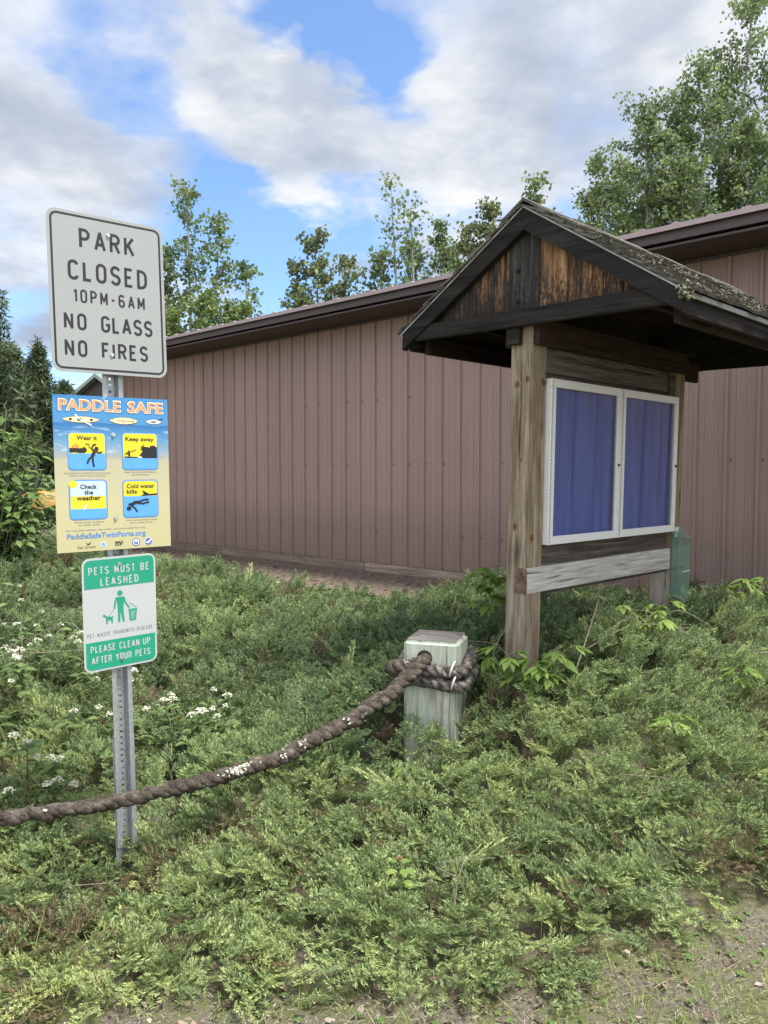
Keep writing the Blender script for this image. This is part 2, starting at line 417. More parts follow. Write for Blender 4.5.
M['dogleaf'] = foliage('shrub_leaf', (.07, .125, .034), (.125, .205, .055), (.21, .30, .095), .4)
M['dogwood'] = foliage('dogwood_leaf', (.050, .085, .028), (.10, .155, .05), (.17, .24, .08), .3)
M['vine'] = foliage('bright_leaf', (.085, .145, .028), (.165, .26, .055), (.28, .39, .10), .45, rough=.6)
M['redtip'] = plain('reddish_young_leaf', (.22, .13, .05), .6)
M['petal'] = plain('white_petal', (.52, .52, .40), .8, 0, .25, 60)
M['bark'] = plain('grey_bark', (.14, .13, .115), .9, 0, .5, 12)
M['birch'] = plain('pale_bark', (.26, .255, .235), .85, 0, .5, 8)
M['twig'] = plain('dead_twig', (.20, .165, .13), .85, 0, .4, 30)
M['stem'] = plain('green_stem', (.13, .15, .05), .7)
M['grass'] = foliage('grass_blade', (.09, .14, .03), (.19, .26, .06), (.36, .38, .14), .35)
M['straw'] = foliage('dry_straw', (.15, .125, .08), (.28, .245, .17), (.44, .41, .31), .1, nsc=30, rough=.8)
M['litter'] = foliage('dry_leaf', (.055, .035, .022), (.17, .115, .08), (.37, .30, .24), .1, nsc=40, rough=.85)
# juniper: tint travels with each spray, tip with each twiglet
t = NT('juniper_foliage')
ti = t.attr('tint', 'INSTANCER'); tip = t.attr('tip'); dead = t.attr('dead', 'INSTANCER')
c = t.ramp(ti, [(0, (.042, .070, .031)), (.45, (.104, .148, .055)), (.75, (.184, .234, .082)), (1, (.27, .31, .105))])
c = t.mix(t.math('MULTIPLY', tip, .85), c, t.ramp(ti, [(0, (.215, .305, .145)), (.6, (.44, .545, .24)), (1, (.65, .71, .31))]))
c = t.mix(t.math('MULTIPLY', dead, .85), c, (.17, .115, .075))
t.fin(c, .6, 0, .25)
tl = t.n('ShaderNodeBsdfTranslucent'); t.link(c, tl.inputs[0]); ms = t.n('ShaderNodeMixShader'); ms.inputs[0].default_value = .28
t.link(t.b.outputs[0], ms.inputs[1]); t.link(tl.outputs[0], ms.inputs[2]); t.link(ms.outputs[0], t.out.inputs[0])
M['juniper'] = t.m
M['junwood'] = plain('juniper_stem', (.10, .07, .045), .9, 0, .3, 40)

# ------------------------------------------------------------------ the setting: ground and path
def axis_pts(lo, hi, flo, fhi, fine, coarse_n):
    a = list(np.arange(flo, fhi + 1e-6, fine))
    l = list(flo - np.geomspace(fine, flo - lo, coarse_n))[::-1]
    r = list(fhi + np.geomspace(fine, hi - fhi, coarse_n))
    return np.array(l + a + r)
gx = axis_pts(-400, 400, -7, 7, .12, 26); gy = axis_pts(-200, 600, 1.2, 13, .12, 26)
GX, GY = np.meshgrid(gx, gy)
GZ = ground(GX, GY) + (vnoise(GX, GY, 2.2, 21) - .5) * .03 * (np.hypot(GX, GY) < 40)
nx, ny = len(gx), len(gy)
V = np.stack([GX.ravel(), GY.ravel(), GZ.ravel()], 1)
I = np.arange(nx * ny).reshape(ny, nx)
F = np.stack([I[:-1, :-1].ravel(), I[:-1, 1:].ravel(), I[1:, 1:].ravel(), I[1:, :-1].ravel()], 1)
g = npmesh('ground', V, F, M['soil'], smooth=True); tag(g, 'bare soil with moss and fine gravel under the junipers', kind='structure')
# worn path along the foot of the shed wall
pv = []; pf = []
ss = np.arange(-20, 7, .25); dd = np.array([5.9, 6.3, 6.7, 7.05, 7.36])
for s_ in ss:
    for d_ in dd:
        x = WN[0] * d_ + WT[0] * s_; y = WN[1] * d_ + WT[1] * s_
        pv.append((x, y, float(ground(x, y)) + .03 + .012 * float(vnoise(x, y, 5, 4))))
k = len(dd)
for i in range(len(ss) - 1):
    for j in range(k - 1):
        pf.append((i * k + j, (i + 1) * k + j, (i + 1) * k + j + 1, i * k + j + 1))
o = npmesh('path', pv, pf, M['path'], smooth=True); tag(o, 'bare reddish brown path along the foot of the shed wall', kind='structure')

rs = random.Random(9); mb = MB()
for i in range(420):
    s_ = rs.uniform(-18, 5); d_ = rs.uniform(5.7, 7.2); r_ = rs.uniform(.03, .13); x = WN[0] * d_ + WT[0] * s_; y = WN[1] * d_ + WT[1] * s_; z = float(ground(x, y)) + .035
    k = rs.randint(5, 7); a0 = rs.uniform(0, 6); v = []
    for lv, sc in ((0, 1.0), (.35, .85)):
        for j in range(k):
            a = a0 + 2 * PI * j / k; v.append((x + r_ * sc * math.cos(a) * rs.uniform(.8, 1.2), y + r_ * sc * math.sin(a) * rs.uniform(.8, 1.2) * .8, z + lv * r_ * .45))
    mb.add(v, [tuple(range(k, 2 * k))] + [(j, (j + 1) % k, k + (j + 1) % k, k + j) for j in range(k)])
o = mb.build('path_stones', M['path']); tag(o, 'flat brown stones and bark chunks strewn along the shed path', 'stones', None, 'stuff')

# ------------------------------------------------------------------ the shed (metal sided building)
shed = empty('metal_shed', (WN[0] * WD, WN[1] * WD, .535), (0, 0, -WY))
tag(shed, 'long low brown metal sided shed with a deep dark eave behind the notice board', 'shed')
# local: x along the wall to the right (towards camera side), y into the building, z up; wall foot at z=0
L0, L1 = -13.9, 13.0; H = 3.245; DEP = 9.0
def siding(x0, x1, y):
    prof = []
    p = .279
    k0 = math.floor(x0 / p)
    x = k0 * p
    while x < x1:
        for dx, dy in ((-.022, 0), (-.013, -.025), (.013, -.025), (.022, 0), (.076, 0), (.082, -.006), (.104, -.006), (.110, 0), (.168, 0), (.174, -.006), (.196, -.006), (.202, 0)):
            if x0 <= x + dx <= x1: prof.append((x + dx, y + dy))
        x += p
    return [(x0, y)] + prof + [(x1, y)]
mb = MB()
pr = siding(L0, L1, 0)
n = len(pr)
mb.add([(a, b, .0) for a, b in pr] + [(a, b, H) for a, b in pr], [(i, i + 1, n + i + 1, n + i) for i in range(n - 1)], .5)
mb.add([(L0, 0, 0), (L0, DEP, 0), (L0, DEP, H), (L0, 0, H)], [(0, 3, 2, 1)], .5)
mb.add([(L1, 0, 0), (L1, DEP, 0), (L1, DEP, H), (L1, 0, H)], [(0, 1, 2, 3)], .5)
mb.add([(L0, DEP, 0), (L1, DEP, 0), (L1, DEP, H), (L0, DEP, H)], [(0, 1, 2, 3)], .5)
for gx_ in (L0, L1): mb.add([(gx_, 0, H), (gx_, DEP, H), (gx_, DEP / 2, H + .5)], [(0, 1, 2)], .5)
mb.build('wall', M['siding'], shed)
mb = MB()
for row in (.42, 1.30, 2.15):
    x = math.ceil(L0 / .279) * .279
    while x < L1:
        if random.random() < .8:
            mb.box(x + .035, x + .047, -.006, 0, row + random.uniform(-.02, .02), row + .012, 0)
        x += .279
o = mb.build('screw_row', M['screw'], shed); o['kind'] = 'stuff'
mb = MB(); x = L0
while x < L1:
    l = random.uniform(3.2, 4.2); mb.box(x, min(x + l - .006, L1), -.045, -.026, -.16, .0, .003); x += l
mb.build('skirt_board', M['skirt'], shed)
OV = .60
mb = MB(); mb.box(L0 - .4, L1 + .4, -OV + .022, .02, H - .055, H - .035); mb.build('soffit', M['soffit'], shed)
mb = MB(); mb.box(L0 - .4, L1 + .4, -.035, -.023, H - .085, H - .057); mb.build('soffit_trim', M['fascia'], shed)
mb = MB(); mb.box(L0 - .4, L1 + .4, -OV, -OV + .02, H - .012, H + .095, .003); mb.build('fascia', M['fascia'], shed)
mb = MB()
rt = math.tan(R(5.5)); zt = H + .115
def rp(y): return zt + (y + OV + .05) * rt
prof = []; x = L0 - .4
while x < L1 + .4:
    prof += [(x, 0), (x + .215, 0), (x + .235, .015), (x + .270, .015), (x + .29, 0)]; x += .3048
mid = DEP / 2
vs = []
for (yy, top) in ((-OV - .05, 0), (mid, 0)):
    vs += [(a, yy, rp(yy) + b) for a, b in prof]
for (yy) in (DEP + OV + .05,):
    vs += [(a, yy, rp(-OV - .05) + b) for a, b in prof]
vs += [(a, -OV - .05, rp(-OV - .05) - .045) for a, b in prof]
n = len(prof)
fs = [(i, i + 1, n + i + 1, n + i) for i in range(n - 1)] + [(n + i, n + i + 1, 2 * n + i + 1, 2 * n + i) for i in range(n - 1)] + [(3 * n + i, 3 * n + i + 1, i + 1, i) for i in range(n - 1)]
mb.add(vs, fs, .5)
mb.box(L0 - .4, L1 + .4, -OV - .045, DEP + OV, zt - .012, zt - .004)
mb.build('roof', M['roofmetal'], shed)

# ------------------------------------------------------------------ notice kiosk
KO = (1.364, 4.848, 0.0)
kiosk = empty('notice_kiosk', KO, (R(1.06), 0, R(44)))
tag(kiosk, 'weathered timber notice kiosk with a mossy shingled gable roof and a two door glass case', 'notice board')
def post(x0):
    mb = MB(); mb.box(x0 - .07, x0 + .07, -.07, .07, -.25, 2.50, .007); return mb.build('post', M['post'], kiosk)
near_post = post(-.84); post(.84)
M['knot_wood'] = plain('knot_wood', (.085, .052, .03), .8, 0, .3, 60); M['knot_ring'] = plain('knot_halo', (.235, .150, .085), .8, 0, .25, 50)
for face, u_, z_, r_ in (('l', .02, 2.19, .013), ('l', -.045, 2.215, .012), ('l', .015, 1.42, .013), ('r', -.875, 1.36, .014), ('r', -.80, 2.205, .016), ('l', -.01, 1.78, .008)):
    mb = MB()
    for rr_, h_, mi in ((r_ * 1.75, .0008, 1), (r_, .0016, 0)):
        n_ = 14; ring_ = [(rr_ * (1 + .18 * math.sin(k * 2.1 + z_ * 9)) * math.cos(2 * PI * k / n_), rr_ * 1.35 * (1 + .15 * math.cos(k * 1.7)) * math.sin(2 * PI * k / n_)) for k in range(n_)]
        if face == 'l': mb.prism([(u_ + a, z_ + b) for a, b in ring_], -.91 - h_, -.9095, 'x', None, .5, mi)
        else: mb.prism([(u_ + a, z_ + b) for a, b in ring_], -.07 - h_, -.0695, 'y', None, .5, mi)
    mb.build('wood_knot', [M['knot_wood'], M['knot_ring']], near_post)
mb = MB(); mb.box(-.945, -.913, -.01, .075, 2.40, 2.50, .004); mb.build('post_block', M['dark_y'], kiosk)
RX0, RX1 = -.97, 1.50
YC = -.05; HW = .872; ZA = 3.10; ZE = 2.545
sl = (ZA - ZE) / HW; ang = math.atan(sl)
def zr(y): return ZA - abs(y - YC) * sl      # roof top line (under the shingles)
# gable boards
def gable(xf, xb, nm, seedv):
    mb = MB(); rs = random.Random(seedv)
    y = YC - HW + .12
    while y < YC + HW - .12:
        wd = rs.uniform(.075, .125); y1 = min(y + wd, YC + HW - .12)
        a, b = y + .0015, y1 - .0015
        dz = .045
        poly = [(a, 2.545), (b, 2.545), (b, zr(b) - dz)]
        if a < YC < b: poly.append((YC, ZA - dz))
        poly.append((a, zr(a) - dz))
        # from right (negative y) orange to left grey, with a silver centre board
        f = (y - YC) / HW
        rv = .80 - .14 * rs.random() if f < -.12 else (.20 if f < .09 else (.60 if f < .2 else .42))
        rv += rs.uniform(-.1, .1)
        d = rs.uniform(-.003, .003)
        mb.prism(poly, xf + d, xb + d, 'x', None, min(max(rv, .02), .98))
        y = y1
    return mb.build(nm, M['gable'] if seedv == 11 else M['dark_y'], kiosk)
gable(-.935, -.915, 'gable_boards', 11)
gable(RX1 - .05, RX1 - .03, 'gable_boards', 12)  # far gable: darker wood stands in for the shade under the roof
mb = MB()
for (y, z, r_) in ((.012, 2.79, .013), (.012, 2.625, .009)):
    mb = MB(); mb.tube([(-.943, y, z), (-.930, y, z)], r_, 10); mb.build('knot_hole', M['knot'], kiosk)  # near-black discs painted for the shade inside the knot holes
# tie beam and rakes at the near gable; the far gable the same
for xa, xb in ((-.975, -.940), (RX1 - .03, RX1 + .005)):
    mb = MB(); mb.box(xa, xb, YC - HW + .075, YC + HW - .085, 2.49, 2.578, .004); mb.build('tie_beam', M['dark_y'], kiosk)
    for sgn in (-1, 1):
        mb = MB()
        y0, y1 = YC, YC + sgn * (HW + .005)
        th_ = .105
        poly = [(y0, ZA - .002), (y1, zr(y1) - .002), (y1, zr(y1) - th_ * .95), (y0, ZA - th_ * 1.12)]
        if sgn < 0: poly = poly[::-1]
        mb.prism(poly, xa - .012, xb - .006, 'x'); mb.build('rake_board', M['dark_y'], kiosk)
# eave fascia and under boards
for sgn in (-1, 1):
    ye = YC + sgn * HW
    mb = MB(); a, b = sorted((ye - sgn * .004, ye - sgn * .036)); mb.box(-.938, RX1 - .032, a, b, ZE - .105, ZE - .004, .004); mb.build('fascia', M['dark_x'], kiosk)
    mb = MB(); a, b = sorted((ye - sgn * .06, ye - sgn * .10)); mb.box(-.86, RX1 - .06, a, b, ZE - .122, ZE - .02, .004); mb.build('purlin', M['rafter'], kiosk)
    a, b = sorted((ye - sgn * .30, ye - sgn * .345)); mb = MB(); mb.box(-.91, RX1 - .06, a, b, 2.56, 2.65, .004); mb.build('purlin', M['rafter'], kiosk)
# header beams either side of the posts, and roof sheathing
for sgn in (-1, 1):
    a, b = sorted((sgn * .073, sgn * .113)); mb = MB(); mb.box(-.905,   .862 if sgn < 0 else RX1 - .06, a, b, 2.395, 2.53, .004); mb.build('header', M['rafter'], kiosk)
mb = MB(); mb.box(-.765, .765, -.045, -.008, 2.405, 2.498, .003); mb.box(-.765, .765, -.048, -.01, 2.262, 2.40, .003); mb.box(-.765, .765, -.045, -.012, 1.03, 2.258, .003)
mb.build('back_board', M['backer'], kiosk)
mb = MB(); mb.box(.69, .766, -.068, -.049, 2.235, 2.40, .003); mb.build('cleat', M['backer'], kiosk)
for sgn in (-1, 1):
    mb = MB()
    y1 = YC + sgn * (HW - .002)
    v = []
    for x in (-.933, RX1 - .036):
        v += [(x, YC + sgn * .001, ZA - .030), (x, y1 , ZE - .030), (x, y1, ZE - .006), (x, YC + sgn * .001, ZA - .006)]
    mb.add(v, [(0, 1, 2, 3), (4, 7, 6, 5), (0, 4, 5, 1), (2, 6, 7, 3), (1, 5, 6, 2), (0, 3, 7, 4)]); mb.build('roof_sheathing', M['rafter'], kiosk)
# shingles
for sgn in (-1, 1):
    mb = MB()
    nc = 8; sl_len = HW / math.cos(ang); ex = (sl_len + .020) / nc
    u = Vector((0, sgn * math.cos(ang), -math.sin(ang))); nn = Vector((0, sgn * math.sin(ang), math.cos(ang)))
    for c_ in range(nc):
        x = RX0 - .03 + random.uniform(-.01, 0)
        while x < RX1 + .03:
            wd = random.uniform(.07, .15)
            x1 = min(x + wd, RX1 + .035)
            s0 = c_ * ex - .03; s1 = (c_ + 1) * ex + random.uniform(-.012, .012) + .012
            tk = random.uniform(.012, .022); lift = random.uniform(0, .008); wob = random.uniform(-.003, .003)
            top = Vector((0, YC, ZA))
            def P_(x_, s_, h_): return top + u * s_ + nn * h_ + Vector((x_, 0, 0))
            a0, a1 = x + .002, x1 - .002
            s0 = max(s0, .0)
            v = [P_(a0, s0, .002), P_(a1, s0, .002), P_(a1, s0, .008), P_(a0, s0, .008),
                 P_(a0, s1, .010 + lift), P_(a1, s1, .010 + lift + wob), P_(a1, s1, .010 + lift + wob + tk), P_(a0, s1, .010 + lift + tk)]
            mb.add(v, [(0, 1, 2, 3), (4, 7, 6, 5), (3, 2, 6, 7), (0, 4, 5, 1), (1, 5, 6, 2), (0, 3, 7, 4)])
            x = x1
    mb.build('shingle_slope', M['shingle'], kiosk)
# ridge cap
mb = MB(); x = RX0 - .03
while x < RX1:
    l = .24
    for sgn in (-1, 1):
        y1 = YC + sgn * .11; h = random.uniform(.030, .042)
        v = []
        for xx in (x, x + l + .01):
            v += [(xx, YC, ZA + h - .012), (xx, y1, ZA - .11 * sl + h - .012), (xx, y1, ZA - .11 * sl + h + .004), (xx, YC, ZA + h + .004)]
        mb.add(v, [(0, 1, 2, 3), (4, 7, 6, 5), (0, 4, 5, 1), (2, 6, 7, 3), (1, 5, 6, 2), (0, 3, 7, 4)])
    x += l
mb.build('ridge_cap', M['shingle'], kiosk)
# drip strip along rake and eave
for sgn in (-1, 1):
    mb = MB()
    ye = YC + sgn * (HW + .016)
    a, b = sorted((ye, ye - sgn * .010)); mb.box(-.985, RX1 - .01, a, b, ZE - .030, ZE - .004, .002)
    mb.prism([(YC, ZA + .004), (ye, zr(ye) + .004), (ye, zr(ye) - .006), (YC, ZA - .006)][::-sgn], -.993, -.9885, 'x')
    mb.build('drip_strip', M['strip'], kiosk)
# moss and lichen tufts
rs = random.Random(5)
for sgn in (-1, 1):
    mb = MB()
    u = Vector((0, sgn * math.cos(ang), -math.sin(ang))); nn = Vector((0, sgn * math.sin(ang), math.cos(ang)))
    for i in range(1300 if sgn < 0 else 500):
        c_ = rs.randint(1, 8); s_ = c_ * ex + rs.gauss(-.004, .018)
        x = rs.uniform(RX0 - .03, RX1)
        if vnoise(x * 1.0, s_ * 2.0, 5, 77) < .46: continue
        r_ = rs.uniform(.003, .009) * (1.7 if rs.random() < .12 else 1)
        p = Vector((0, YC, ZA)) + u * min(s_, sl_len + .03) + nn * (.024 + rs.uniform(0, .012)) + Vector((x, 0, 0))
        v = [p + Vector((rs.uniform(.6, 1.3) * r_ * a, rs.uniform(.6, 1.3) * r_ * b, rs.uniform(.5, .9) * r_ * c)) for a, b, c in ((1, 0, 0), (-1, 0, 0), (0, 1, 0), (0, -1, 0), (0, 0, 1), (0, 0, -1))]
        mb.add(v, [(0, 2, 4), (2, 1, 4), (1, 3, 4), (3, 0, 4), (2, 0, 5), (1, 2, 5), (3, 1, 5), (0, 3, 5)], None, 0, None, True)
    if sgn < 0:   # clump at the near eave corner
        for i in range(90):
            r_ = rs.uniform(.006, .013); p = Vector((-.985 + rs.gauss(0, .018), YC - HW - .012 + rs.gauss(0, .014), ZE + rs.gauss(-.012, .016)))
            v = [p + Vector((r_ * a * rs.uniform(.6, 1.3), r_ * b * rs.uniform(.6, 1.3), r_ * c)) for a, b, c in ((1, 0, 0), (-1, 0, 0), (0, 1, 0), (0, -1, 0), (0, 0, 1), (0, 0, -1))]
            mb.add(v, [(0, 2, 4), (2, 1, 4), (1, 3, 4), (3, 0, 4), (2, 0, 5), (1, 2, 5), (3, 1, 5), (0, 3, 5)], None, 0, None, True)
    o = mb.build('roof_moss', M['moss'], kiosk); o['kind'] = 'stuff'
# rail under the case: let into the near post
mb = MB(); mb.box(-.913, .767, -.0745, .005, 1.055, 1.195, .004); mb.build('rail', M['rail'], kiosk)
mb = MB(); mb.box(-.9165, -.9135, -.0735, .004, 1.057, 1.193); mb.build('rail_end', M['rail_end'], kiosk)
# ---- glass case
case = MB()
cx0, cx1, cz0, cz1 = -.762, .762, 1.315, 2.229
yb, yf = -.048, -.083
fw = .018
case.box(cx0, cx1, yf, yb, cz0, cz0 + fw, .002); case.box(cx0, cx1, yf, yb, cz1 - fw, cz1, .002)
case.box(cx0, cx0 + fw, yf, yb, cz0 + fw, cz1 - fw, .002); case.box(cx1 - fw, cx1, yf, yb, cz0 + fw, cz1 - fw, .002)
dc = case.build('display_case', M['alu'], kiosk)
mb = MB(); mb.box(cx0 + .02, cx1 - .02, yb - .006, yb - .003, cz0 + .02, cz1 - .02); 
# softly folded cloth
NXF, NZF = 90, 12
v = []; 
for j in range(NZF + 1):
    for i in range(NXF + 1):
        x = cx0 + .02 + (cx1 - cx0 - .04) * i / NXF; z = cz0 + .02 + (cz1 - cz0 - .04) * j / NZF
        v.append((x, yb - .018 - .009 * math.sin(x * 13 + z * 2.2 + 2.4 * math.sin(x * 4 + z)) - .003 * math.sin(x * 41 + z * 2), z))
mb2 = MB(); mb2.add(v, [(j * (NXF + 1) + i, j * (NXF + 1) + i + 1, (j + 1) * (NXF + 1) + i + 1, (j + 1) * (NXF + 1) + i) for j in range(NZF) for i in range(NXF)], .5, 0, None, True)
mb2.build('blue_backing', M['cloth'], dc)
for (a, b) in ((cx0, -.004), (.004, cx1)):
    mb = MB(); q = .046; y0, y1 = -.102, -.0835
    mb.box(a, b, y0, y1, cz0, cz0 + q, .003); mb.box(a, b, y0, y1, cz1 - q, cz1, .003)
    mb.box(a, a + q, y0, y1, cz0 + q, cz1 - q, .003); mb.box(b - q, b, y0, y1, cz0 + q, cz1 - q, .003)
    mb.build('door_frame', M['alu'], dc)
    mb = MB(); mb.box(a + q, b - q, -.094, -.090, cz0 + q, cz1 - q); mb.build('glass', M['glass'], dc)
    mb = MB()
    for i in range(44):
        z = cz0 + .012 + i * .0204; mb.box(a + .0035, a + .0105, -.1055, -.1015, z, z + .015, .0012)
    mb.build('hinge', M['hinge'], dc)
    mb = MB(); zz = cz0 + (cz1 - cz0) * .49; mb.tube([(b - q / 2, -.1015, zz), (b - q / 2, -.109, zz)], .009, 12); mb.build('lock', M['lock'], dc)

# leaflet box on the far post
bx = empty('leaflet_box', (0, 0, 0)); bx.parent = None
bx.matrix_world = Matrix.Translation(KO) @ Matrix.Rotation(R(44), 4, 'Z') @ Matrix.Rotation(R(1.06), 4, 'X') @ Matrix.Translation((.845, -.075, .82))
tag(bx, 'scuffed green clear plastic leaflet box on the far post of the notice kiosk', 'leaflet box')
mb = MB(); a, b, d, h = -.066, .066, -.075, .50
mb.box(a, b, -.005, 0, 0, h + .03); mb.box(a, a + .004, d, -.005, .0, h - .06); mb.box(b - .004, b, d, -.005, .0, h - .06); mb.box(a, b, d - .004, d, .0, h - .10); mb.box(a + .004, b - .004, d, -.005, 0, .005)
mb.box(a, b, d + .01, -.005, .24, .245)
mb.build('box_shell', M['acrylic'], bx)
mb = MB(); T = Matrix.Translation((0, -.005, h - .01)) @ Matrix.Rotation(R(24), 4, 'X'); mb.box(a - .004, b + .004, -.105, 0, 0, .004, 0, T); mb.build('lid', M['acrylic'], bx)
mb = MB(); mb.box(a + .004, b - .004, d - .0065, d - .0045, .215, .222); mb.build('clip', M['paper'], bx); mb = MB(); mb.box(a + .03, b - .04, -.0065, -.0052, h - .05, h + .02); mb.build('clip', M['paper'], bx)

# ------------------------------------------------------------------ lettering
def arc(cx, cy, rx, ry, a0, a1, n=10):
    return [(cx + rx * math.cos(R(a0 + (a1 - a0) * i / n)), cy + ry * math.sin(R(a0 + (a1 - a0) * i / n))) for i in range(n + 1)]
def glyph(ch, W=.46):
    h = W / 2
    oval = arc(h, 1 - h, h, h, 0, 180) + arc(h, h, h, h, 180, 360)
    bowl = lambda cy, r: arc(W - r, cy, r, r, 90, -90, 8)
    G = {
        'A': (W * 1.1, [[(0, 0), (W * .55, 1), (W * 1.1, 0)], [(W * .17, .3), (W * .93, .3)]]),
        'B': (W, [[(0, .5), (0, 1)] + bowl(.76, .24) + [(0, .52)], [(0, .52)] + bowl(.26, .26) + [(0, 0), (0, .52)]]),
        'C': (W, [arc(h, 1 - h, h, h, 15, 180) + arc(h, h, h, h, 180, 345)]),
        'D': (W, [[(0, 0), (0, 1)] + arc(W - .32, .68, .32, .32, 90, 0, 7) + arc(W - .32, .32, .32, .32, 0, -90, 7) + [(0, 0)]]),
        'E': (W * .85, [[(W * .85, 1), (0, 1), (0, 0), (W * .85, 0)], [(0, .52), (W * .68, .52)]]),
        'F': (W * .85, [[(W * .85, 1), (0, 1), (0, 0)], [(0, .52), (W * .68, .52)]]),
        'G': (W, [arc(h, 1 - h, h, h, 15, 180) + arc(h, h, h, h, 180, 360) + [(W, .46), (W * .55, .46)]]),
        'H': (W, [[(0, 0), (0, 1)], [(W, 0), (W, 1)], [(0, .5), (W, .5)]]),
        'I': (.001, [[(0, 0), (0, 1)]]),
        'K': (W, [[(0, 0), (0, 1)], [(W, 1), (0, .36)], [(W * .36, .58), (W, 0)]]),
        'L': (W * .8, [[(0, 1), (0, 0), (W * .8, 0)]]),
        'M': (W * 1.2, [[(0, 0), (0, 1), (W * .6, .25), (W * 1.2, 1), (W * 1.2, 0)]]),
        'N': (W, [[(0, 0), (0, 1), (W, 0), (W, 1)]]),
        'O': (W, [oval + [oval[0]]]), '0': (W, [oval + [oval[0]]]),
        'P': (W, [[(0, 0), (0, 1)] + bowl(.74, .26) + [(0, .48)]]),
        'R': (W, [[(0, 0), (0, 1)] + bowl(.75, .25) + [(0, .5)], [(W * .5, .5), (W, 0)]]),
        'S': (W, [arc(h, .75, h, .25, 20, 270) + arc(h, .25, h, .25, 90, -160)[1:]]),
        'T': (W * .9, [[(0, 1), (W * .9, 1)], [(W * .45, 1), (W * .45, 0)]]),
        'U': (W, [[(0, 1)] + arc(h, h, h, h, 180, 360) + [(W, 1)]]),
        'W': (W * 1.4, [[(0, 1), (W * .35, 0), (W * .7, .85), (W * 1.05, 0), (W * 1.4, 1)]]),
        'Y': (W * 1.05, [[(0, 1), (W * .525, .45), (W * 1.05, 1)], [(W * .525, .45), (W * .525, 0)]]),
        '1': (.16, [[(0, .80), (.16, 1), (.16, 0)]]),
        '6': (W, [arc(h, .28, h, .28, 0, 360, 16), arc(h, 1 - h, h, h, 20, 180) + [(0, .28)]]),
        '-': (W * .6, [[(0, .46), (W * .6, .46)]]),
    }
    return G[ch]
def ribbon(mb, pts, t, y, closed=False):
    P = [Vector((p[0], p[1])) for p in pts]
    Q = [P[0]]
    for p in P[1:]:
        if (p - Q[-1]).length > 1e-6: Q.append(p)
    P = Q
    for i in range(1, len(P) - 1):
        if (P[i] - P[i - 1]).normalized().dot((P[i + 1] - P[i]).normalized()) < -.25:
            e0 = (P[i] - P[i - 1]).normalized() * t * .12; e1 = (P[i] - P[i + 1]).normalized() * t * .12
            ribbon(mb, P[:i] + [P[i] + e0], t, y); ribbon(mb, [P[i] + e1] + P[i + 1:], t, y - .00003); return
    closed = (P[0] - P[-1]).length < 1e-5
    if closed: P = P[:-1]
    n = len(P); L = []; Rr = []
    for i in range(n):
        a = P[i - 1] if (i > 0 or closed) else None
        b = P[(i + 1) % n] if (i < n - 1 or closed) else None
        d0 = (P[i] - a).normalized() if a is not None else None
        d1 = (b - P[i]).normalized() if b is not None else None
        if d0 is None: d0 = d1
        if d1 is None: d1 = d0
        tn = d0 + d1
        tn = tn.normalized() if tn.length > .15 else d1
        nr = Vector((-tn.y, tn.x)); n1 = Vector((-d1.y, d1.x))
        k = min(1 / max(nr.dot(n1), .3), 1.9)
        L.append(P[i] + nr * (t / 2 * k)); Rr.append(P[i] - nr * (t / 2 * k))
    v = [(p.x, y, p.y) for p in L] + [(p.x, y, p.y) for p in Rr]
    m = n if closed else n - 1
    mb.add(v, [(n + i, n + (i + 1) % n, (i + 1) % n, i) for i in range(m)], .5)
def stroke_text(mb, s, x0, x1, zb, zt, tk=.15, W=.46, y=-.0006):
    """letters of one height and stroke, spread evenly between x0 and x1"""
    H_ = zt - zb; t_ = tk * H_; S = H_ - t_
    gl = [(None, .0) if c == ' ' else glyph(c, W) for c in s]
    wid = [W * .75 * S if c == ' ' else gl[i][0] if c == 'I' else gl[i][0] * S for i, c in enumerate(s)]
    wid = [w_ + t_ if c != ' ' else w_ for w_, c in zip(wid, s)]
    gap = ((x1 - x0) - sum(wid)) / max(1, len(s) - 1)
    x = x0
    for i, c in enumerate(s):
        if c != ' ':
            for q, st in enumerate(gl[i][1]):
                ribbon(mb, [(x + t_ / 2 + (p[0] * S), zb + t_ / 2 + p[1] * S) for p in st], t_, y - q * .00012 - (i % 2) * .00005)
        x += wid[i] + gap
def font_text(mb, s, xc, zc, width, height, bold=0.0, y=-.0006, mi=0):
    """printed type: Blender's own letter shapes fitted to a width and cap height"""
    cu = bpy.data.curves.new('type', 'FONT'); cu.body = s; cu.size = 1; cu.offset = bold; cu.resolution_u = 3
    o = bpy.data.objects.new('type', cu); col.objects.link(o)
    bpy.context.view_layer.update()
    me = bpy.data.meshes.new_from_object(o.evaluated_get(bpy.context.evaluated_depsgraph_get()))
    vs = np.array([v.co[:] for v in me.vertices]); fs = [tuple(p.vertices) for p in me.polygons]
    x0, x1 = vs[:, 0].min(), vs[:, 0].max()
    sx = width / (x1 - x0); sz = height / .73
    mb.add([(xc - width / 2 + (a - x0) * sx, y, zc - height / 2 + b * sz) for a, b, _ in vs], fs, .5, mi)
    bpy.data.objects.remove(o); bpy.data.curves.remove(cu); bpy.data.meshes.remove(me)
def rrect(x0, x1, z0, z1, r, n=6):
    p = []
    for cx, cz, a in ((x1 - r, z1 - r, 0), (x0 + r, z1 - r, 90), (x0 + r, z0 + r, 180), (x1 - r, z0 + r, 270)):
        p += arc(cx, cz, r, r, a, a + 90, n)
    return p
